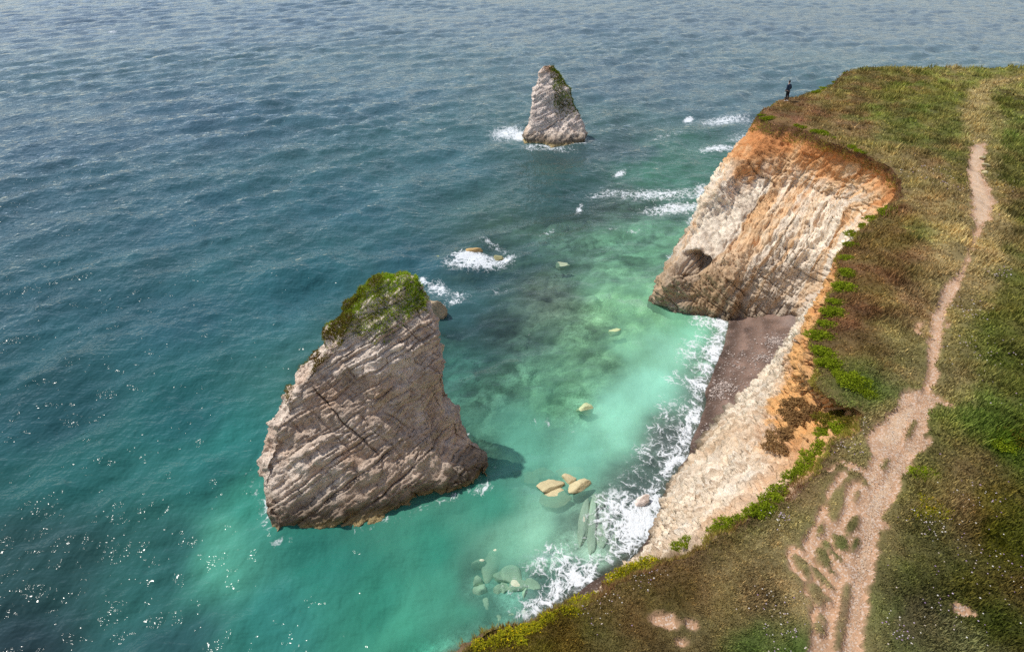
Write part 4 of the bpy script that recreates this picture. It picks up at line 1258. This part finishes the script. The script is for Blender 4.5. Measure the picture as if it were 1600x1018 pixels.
rock('rock', 'small pale boulder under the water off the headland toe', P(962, 516, 0.0) + [0, 0, -.2], (0.55, 0.42, 0.3), 410, lin((190, 200, 150)))
rock('rock', 'small boulder under the water left of the headland ledge in darker reef', P(878, 412, 0.0) + [0, 0, -.2], (0.8, 0.6, 0.3), 411, lin((170, 180, 150)))
rock('rock', 'small pointed rock standing in foam behind the large sea stack', P(684, 494, 0.0) + [0, 0, .25], (0.75, 0.8, 1.5), 412, lin((196, 174, 144)), None, 0.4, 0.2, mat=M_STACK)
g2 = 'tan reef rocks awash in white foam'
rock('rock', 'broad tan reef rock awash in white foam between the two stacks', P(742, 395, 0.0) + [0, 0, .0], (1.25, 0.55, 0.42), 413, lin((196, 164, 112)), g2, 0.1)
rock('rock', 'small tan reef rock at the left end of the foaming reef', P(716, 393, 0.0) + [0, 0, -.05], (0.75, 0.5, 0.36), 414, lin((176, 156, 108)), g2, 0.4)
rock('rock', 'flat greenish reef rock at the right end of the foaming reef', P(778, 402, 0.0) + [0, 0, -.12], (0.7, 0.5, 0.25), 415, lin((150, 146, 108)), g2, -0.2)
rock('rock', 'low green rock under water left of the foaming reef', P(694, 396, 0.0) + [0, 0, -.25], (0.9, 0.6, 0.3), 416, lin((150, 160, 120)), g2, 0.7)
g3 = 'pale boulders under the shallow water off the near shore'
BOUL = [(768, 880, 17, 22), (803, 893, 21, 15), (782, 896, 15, 10), (808, 910, 18, 11), (838, 910, 17, 13), (783, 932, 13, 17), (798, 945, 10, 17), (778, 918, 9, 8), (788, 915, 10, 8), (750, 874, 13, 7), (752, 916, 12, 9),
        (820, 925, 8, 9), (820, 957, 9, 10), (800, 962, 7, 8), (780, 966, 8, 9), (806, 950, 8, 7), (882, 928, 14, 9), (868, 955, 18, 12), (846, 940, 8, 7), (760, 940, 8, 9), (745, 900, 10, 8), (770, 860, 12, 7)]
big = {0: 'tall pale boulder under the water, leftmost large one off the near shore', 1: 'largest pale square boulder under the water off the near shore', 3: 'pale flat boulder just in front of the largest underwater one',
       4: 'pale boulder under water near the lacy surf, right of the other boulders', 5: 'long pale boulder under water in the nearer row of boulders', 16: 'low pale rock in the lacy surf at the cliff foot', 17: 'pale flat rock awash where the surf meets the grassy edge'}
for i, (a, b, sx, sy) in enumerate(BOUL):
    m = px_m(a, b, 0)
    rock('boulder', big.get(i, 'small pale boulder submerged among larger ones off the near shore'), P(a, b, -0.10) + [0, 0, -0.26 - 0.008 * (sy > 16) * sy], (sx * m * 1.15, sy * m * 1.6, 0.34), 430 + i, pale * (0.9 + 0.2 * random.random()), g3, random.uniform(-0.4, 0.4), sub=3, cat='boulder')
# fins of harder rock running out under the surf
g4 = 'parallel pale rock ledges under the surf'
LEDGE = [((916, 782), (906, 868), 8, 'pale underwater rock ledge nearest the open bay, leftmost of the parallel ledges'),
         ((930, 778), (922, 880), 9, 'long pale underwater rock ledge, second from the left of the parallel ledges'),
         ((948, 800), (936, 866), 10, 'pale underwater rock ledge with ragged sides, third of the parallel ledges'),
         ((966, 820), (952, 884), 11, 'broad pale rock ledge in the surf, nearest the cliff foot'),
         ((942, 768), (936, 790), 9, 'short pale rock ledge end wreathed in a curl of foam')]
for i, (a, b, hw, lab) in enumerate(LEDGE):
    A_, B_ = P(*a, -0.2), P(*b, -0.2)
    L = np.hypot(*(B_ - A_)[:2]); ang_ = math.atan2(*(B_ - A_)[:2][::-1])
    rock('rock_ledge', lab, (A_ + B_) / 2 + [0, 0, -0.04], (L * 0.58, hw * px_m(*a, 0) * 1.05, 0.20), 470 + i, lin((206, 204, 184)), g4, ang_, cat='rock ledge', cuts=4)

bpy.context.view_layer.update()
dg = bpy.context.evaluated_depsgraph_get()
HIT = {'cliff', 'ground', 'path'}
for o_ in col.objects:
    o_.hide_viewport = o_.name not in HIT
bpy.context.view_layer.update()
dg = bpy.context.evaluated_depsgraph_get()
def on_land(px, py):
    d_ = Vector(ray(px, py)).normalized()
    for k in range(24):
        ok, loc, nor, *_ = scene.ray_cast(dg, Vector((0, 0, CAM_H)), Vector(ray(px, py + k)).normalized())
        if ok:
            return loc, nor
    return Vector(P(px, py, ZT)), Vector((0, 0, 1))

# stones beside the far path
STN = [(1541, 258, 'pale flat stone beside the far stretch of path, uppermost of three'), (1537, 246, 'small stone at the head of the far stretch of path'), (1540, 270, 'stone on the right edge of the far path, lowest of three')]
stone_at = [(on_land(a, b)[0].copy(), lab) for a, b, lab in STN]

# ------------------------------------------------------------------ bushes on the cliff edge and in the meadow
def bush_mesh(name, seed, n_stem, leaf, c0, c1, flower=0.0):
    r = np.random.default_rng(seed)
    V, Fc, Cc = [], [], []
    k = 0
    for s in range(n_stem):
        # a sprig: short stalk from the base out to the dome with leaves along it
        a = r.random() * 6.283; rad = math.sqrt(r.random())
        dome = math.sqrt(max(0.05, 1 - rad * rad)) * (0.55 + 0.45 * r.random())
        tip = np.array([math.cos(a) * rad, math.sin(a) * rad, dome * 0.62])
        root = np.array([math.cos(a) * rad * 0.65, math.sin(a) * rad * 0.65, 0.0])
        t_c = r.random()
        for j in range(9):
            t = 0.35 + 0.65 * r.random()
            p_ = root + (tip - root) * t + r.normal(0, 0.045, 3)
            dirv = (tip - root) + r.normal(0, 0.45, 3); dirv /= np.linalg.norm(dirv)
            sd_ = np.cross(dirv, r.normal(size=3)); sd_ /= np.linalg.norm(sd_) + 1e-9
            L = leaf * (0.7 + 0.7 * r.random())
            V += [p_ - sd_ * L * 0.22, p_ + dirv * L * 0.5 + sd_ * L * 0.24, p_ + dirv * L, p_ + dirv * L * 0.45 - sd_ * L * 0.3]
            Fc.append([k, k + 1, k + 2, k + 3]); k += 4
            mixf = np.clip(t_c * 0.7 + 0.3 * r.random(), 0, 1)
            cl = c0 * (1 - mixf) + c1 * mixf
            if flower and r.random() < flower and t > 0.8:
                cl = lin((226, 190, 30))
            Cc += [cl] * 4
    V = np.array(V); V[:, 2] = np.maximum(V[:, 2], -0.08)
    o = new_obj(name, V, np.array(Fc), M_BUSH, smooth=False, colors=np.array(Cc))
    return o
bright = (lin((96, 108, 22)), lin((150, 164, 40)))
dull = (lin((92, 84, 30)), lin((128, 120, 44)))
brn = (lin((124, 94, 62)), lin((160, 128, 84)))
yelb = (lin((120, 122, 24)), lin((178, 170, 40)))
PROT = {}
for kind, n_, cs, fl_ in (('bright', 190, bright, 0.0), ('dull', 170, dull, 0.02), ('brown', 190, brn, 0.0), ('yellow', 160, yelb, 0.10)):
    PROT[kind] = [bush_mesh('bush', 500 + hash_i * 7 + n_, n_, 0.15, cs[0] * 0.95, cs[1] * 1.05, fl_) for hash_i in range(2)]
used_p = set()
G_EDGE = 'green bushes along the cliff edge'
def bush(px, py, sz, kind, label, group, i=0, flat=1.0, sq=1.0):
    loc, nor = on_land(px, py)
    src = PROT[kind][i % 2]
    if src.name in used_p:
        o = src.copy(); col.objects.link(o)
    else:
        o = src; used_p.add(src.name)
    dist = (loc - Vector((0, 0, CAM_H))).length
    m = sz * dist / FPX
    o.location = loc - Vector((0, 0, 0.03))
    m *= random.uniform(0.95, 1.35)
    o.scale = (m * sq * random.uniform(0.9, 1.5), m * random.uniform(0.75, 1.1), m * random.uniform(0.4, 0.7) * flat)
    o.rotation_euler = (0, 0, random.uniform(0, 6.28))
    tag(o, label, 'bush', group)
    return o
def ordinal(i):
    return ['first', 'second', 'third', 'fourth', 'fifth', 'sixth', 'seventh', 'eighth', 'ninth', 'tenth', 'eleventh', 'twelfth', 'thirteenth', 'fourteenth', 'fifteenth', 'sixteenth', 'seventeenth', 'eighteenth'][i]
RUNS = [
    ('bright', 'bright green bush above the near white cliff, {o} from the notch towards the surf',
     [(1284, 702, 20), (1268, 722, 22), (1256, 738, 24), (1240, 746, 18), (1222, 772, 20), (1208, 786, 22), (1194, 800, 22), (1176, 808, 22), (1156, 818, 24), (1140, 826, 22), (1122, 832, 18), (1076, 846, 18), (1062, 856, 16)]),
    ('yellow', 'yellow-green bush on the near grassy edge above the surf, {o} from right',
     [(1006, 888, 20), (988, 898, 22), (970, 906, 22), (952, 914, 16), (930, 936, 22), (908, 950, 24), (888, 958, 20), (862, 972, 20), (842, 984, 20), (822, 990, 20), (800, 1000, 18), (776, 1006, 16), (752, 1014, 16)]),
    ('bright', 'bright green bush on the cove rim above the beach, {o} from the notch',
     [(1292, 552, 18), (1286, 566, 18), (1302, 570, 16), (1314, 584, 16), (1330, 594, 18), (1346, 600, 18), (1354, 612, 16), (1288, 526, 18), (1296, 508, 18), (1304, 490, 18), (1312, 472, 17), (1322, 450, 17), (1326, 426, 15), (1328, 404, 14), (1332, 384, 14), (1338, 366, 13), (1352, 354, 13), (1368, 342, 14)]),
    ('bright', 'bright green bush at the inner corner of the cove, {o} towards the headland',
     [(1384, 332, 13), (1394, 326, 11), (1404, 322, 8)]),
    ('bright', 'small green bush on the dark turf rim of the headland, {o} from the person',
     [(1198, 186, 9), (1206, 184, 8), (1192, 180, 6), (1246, 196, 8), (1256, 199, 7), (1280, 206, 8), (1290, 210, 8), (1302, 215, 6), (1318, 224, 6), (1332, 230, 8), (1342, 235, 8), (1350, 238, 6)]),
    ('bright', 'green bush on the far headland edge behind the person, {o} from them',
     [(1276, 143, 8), (1284, 139, 9), (1293, 135, 9), (1301, 127, 7), (1306, 122, 6), (1322, 113, 6)]),
]
for kind, lab, pts in RUNS:
    for i, (a, b, s) in enumerate(pts):
        bush(a, b, s * 0.85, kind, lab.format(o=ordinal(i)), G_EDGE, i)
G_G = 'bushes on the slope of the notch'
for i, (a, b, s, k, lab) in enumerate([
    (1240, 640, 26, 'brown', 'brown heather bush clinging to the orange slope of the notch, leftmost'), (1262, 634, 24, 'brown', 'brown heather bush on the orange slope, middle of the notch'),
    (1278, 648, 22, 'brown', 'brown heather bush on the near side of the notch'), (1254, 658, 20, 'brown', 'brown heather bush hanging lowest on the notch slope'),
    (1296, 660, 20, 'dull', 'olive green bush at the foot of the notch lip'), (1312, 652, 18, 'dull', 'olive bush under the head of the notch'),
    (1292, 678, 22, 'bright', 'rounded bright green bush just below the notch'), (1318, 672, 20, 'bright', 'bright green bush between notch and worn path'),
    (1330, 658, 18, 'dull', 'olive bush right of the notch beside purple heather'), (1222, 690, 22, 'brown', 'brown bush ledge on the orange spur below the notch'),
    (1240, 682, 20, 'brown', 'brown bush on the orange spur, close under the notch bushes'), (1208, 698, 14, 'brown', 'smallest brown bush on the orange spur')]):
    bush(a, b, s * (0.92 if k == 'brown' else 0.85), k, lab, G_G, i)
G_M = 'bushes in the meadow right of the path'
for i, (a, b, s, k, lab) in enumerate([
    (1448, 744, 24, 'bright', 'round bright green bush alone in the heath right of the path'), (1444, 776, 8, 'yellow', 'smallest yellow-green bush in the heath right of the path'),
    (1466, 796, 16, 'yellow', 'yellow-green spiky bush in the heath right of the path, right of a pair'), (1448, 806, 14, 'yellow', 'yellow-green bush in the heath right of the path, left of a pair'),
    (1428, 812, 7, 'yellow', 'tiny yellow sprig bush close to the right edge of the path'), (1592, 682, 22, 'dull', 'larger olive green bush at the right border of the meadow'),
    (1570, 692, 13, 'bright', 'small brighter green bush beside the olive one at the right border')]):
    bush(a, b, s, k, lab, G_M, i)

# low heather hummocks that break up the edge and the meadow
for o_ in col.objects:
    o_.hide_viewport = False
for i, (loc, lab) in enumerate(stone_at):
    rock('stone', lab, loc, (0.30, 0.22, 0.16), 490 + i, lin((196, 182, 140)), 'stones beside the far path', 0.4 * i, cat='stone', sub=3)

# ------------------------------------------------------------------ the person on the headland
def skin(name, verts, edges, radii, mat, parent, sub=2):
    me = bpy.data.meshes.new(name)
    me.from_pydata([tuple(v_) for v_ in verts], edges, [])
    o = bpy.data.objects.new(name, me); col.objects.link(o)
    s_ = o.modifiers.new('Skin', 'SKIN'); s_.use_smooth_shade = True
    for i, r_ in enumerate(radii):
        sv = me.skin_vertices[0].data[i]
        sv.radius = (r_, r_) if not isinstance(r_, tuple) else r_
        sv.use_root = (i == 0)
    if sub:
        ss = o.modifiers.new('Subdivision', 'SUBSURF'); ss.levels = 1; ss.render_levels = sub
    me.materials.append(mat)
    if parent is not None:
        o.parent = parent
    return o
M_SKIN = mat_plain('skin', (0.45, 0.28, 0.2), 0.6, 0.08)
M_NAVY = mat_plain('navy_cloth', (0.022, 0.045, 0.085), 0.9, 0.3)
M_BLACK = mat_plain('black_cloth', (0.010, 0.011, 0.016), 0.9, 0.3)
M_HAIR = mat_plain('dark_hair', (0.014, 0.010, 0.008), 0.7, 0.3)
M_WHITE = mat_plain('white_shoe', (0.75, 0.75, 0.75), 0.6, 0.1)
# faces local +Y; hands pushed into the jacket pockets in front
bv_, be_, br_ = [], [], []
def chain(pts, start=None):
    prev = start
    for p_, r_ in pts:
        bv_.append(p_); br_.append(r_)
        if prev is not None:
            be_.append((prev, len(bv_) - 1))
        prev = len(bv_) - 1
    return prev
pel = chain([((0, 0, 0.93), (0.15, 0.11))])
chest = chain([((0, 0.0, 1.08), (0.135, 0.10)), ((0, 0.0, 1.25), (0.155, 0.11)), ((0, -0.01, 1.40), (0.13, 0.09))], pel)
nk = chain([((0, 0.0, 1.49), 0.055), ((0, 0.012, 1.56), 0.058), ((0, 0.015, 1.64), (0.078, 0.095)), ((0, 0.01, 1.71), (0.074, 0.09)), ((0, 0.0, 1.75), (0.045, 0.055))], chest)
for s in (-1, 1):
    wr_ = chain([((s * 0.17, -0.01, 1.39), 0.062), ((s * 0.25, -0.05, 1.12), 0.045), ((s * 0.215, 0.10, 0.93), 0.034), ((s * 0.185, 0.155, 0.88), (0.036, 0.02))], chest)
    for k in range(4):
        chain([((s * (0.165 + 0.012 * k), 0.175, 0.855 - 0.005 * k), 0.009), ((s * (0.155 + 0.013 * k), 0.185, 0.825 - 0.004 * k), 0.008), ((s * (0.15 + 0.013 * k), 0.175, 0.80 - (0.004 if k in (0, 3) else -0.004)), 0.007)], wr_)
    chain([((s * 0.160, 0.15, 0.885), 0.010), ((s * 0.140, 0.165, 0.865), 0.009)], wr_)
    an = chain([((s * 0.09, 0.0, 0.87), 0.088), ((s * 0.11, 0.015, 0.50), 0.055), ((s * 0.12, -0.01, 0.10), 0.036), ((s * 0.125, 0.06, 0.035), (0.04, 0.028)), ((s * 0.13, 0.15, 0.025), (0.036, 0.02))], pel)
loc, _n = on_land(1229, 158.5)
person = skin('person', bv_, be_, br_, M_SKIN, None)
tag(person, 'person in dark navy jacket and black trousers standing on the headland edge facing the sea', 'person')
jv = [(0, 0, 0.86), (0, 0, 1.0), (0, 0.0, 1.25), (0, -0.01, 1.41), (0, -0.005, 1.48)]
jr = [(0.175, 0.135), (0.165, 0.13), (0.18, 0.135), (0.15, 0.11), (0.075, 0.075)]
je = [(0, 1), (1, 2), (2, 3), (3, 4)]
for s in (-1, 1):
    b0 = len(jv)
    jv += [(s * 0.18, -0.01, 1.385), (s * 0.265, -0.055, 1.12), (s * 0.222, 0.095, 0.94)]
    jr += [0.078, 0.062, 0.05]
    je += [(3, b0), (b0, b0 + 1), (b0 + 1, b0 + 2)]
skin('jacket', jv, je, jr, M_NAVY, person)
tv = [(0, 0, 0.93)]; tr = [(0.158, 0.12)]; te = []
for s in (-1, 1):
    b0 = len(tv)
    tv += [(s * 0.09, 0, 0.84), (s * 0.11, 0.015, 0.50), (s * 0.12, -0.008, 0.10)]
    tr += [0.10, 0.075, 0.058]
    te += [(0, b0), (b0, b0 + 1), (b0 + 1, b0 + 2)]
skin('trousers', tv, te, tr, M_BLACK, person)
skin('hair', [(0, -0.02, 1.60), (0, -0.022, 1.68), (0, -0.005, 1.735), (0, 0.03, 1.765)], [(0, 1), (1, 2), (2, 3)], [(0.07, 0.065), (0.088, 0.095), (0.082, 0.092), (0.045, 0.05)], M_HAIR, person)
for s in (-1, 1):
    skin('shoe', [(s * 0.12, -0.045, 0.045), (s * 0.124, 0.06, 0.045), (s * 0.132, 0.17, 0.035)], [(0, 1), (1, 2)], [(0.05, 0.045), (0.052, 0.045), (0.045, 0.035)], M_WHITE, person)
hd = bmesh.new()
for s in (-1, 1):
    bmesh.ops.create_uvsphere(hd, u_segments=8, v_segments=6, radius=0.022)
    for v_ in hd.verts[-42 if False else -(8 * 5 + 2):]:
        v_.co.x = v_.co.x * 0.5 + s * 0.083; v_.co.z = v_.co.z * 1.5 + 1.645; v_.co.y += 0.01
me_ = bpy.data.meshes.new('ears'); hd.to_mesh(me_); hd.free(); me_.materials.append(M_SKIN)
eo = bpy.data.objects.new('ears', me_); col.objects.link(eo); eo.parent = person
fb_ = bmesh.new()
bmesh.ops.create_cone(fb_, segments=8, radius1=0.017, radius2=0.006, depth=0.035)
for v_ in fb_.verts:
    v_.co = Vector((v_.co.x, 0.112 + v_.co.z * 0.3, 1.645 + v_.co.z))
me_ = bpy.data.meshes.new('nose'); fb_.to_mesh(me_); fb_.free(); me_.materials.append(M_SKIN)
no = bpy.data.objects.new('nose', me_); col.objects.link(no); no.parent = person
person.location = loc
person.rotation_euler = (0, R(-3), R(28))
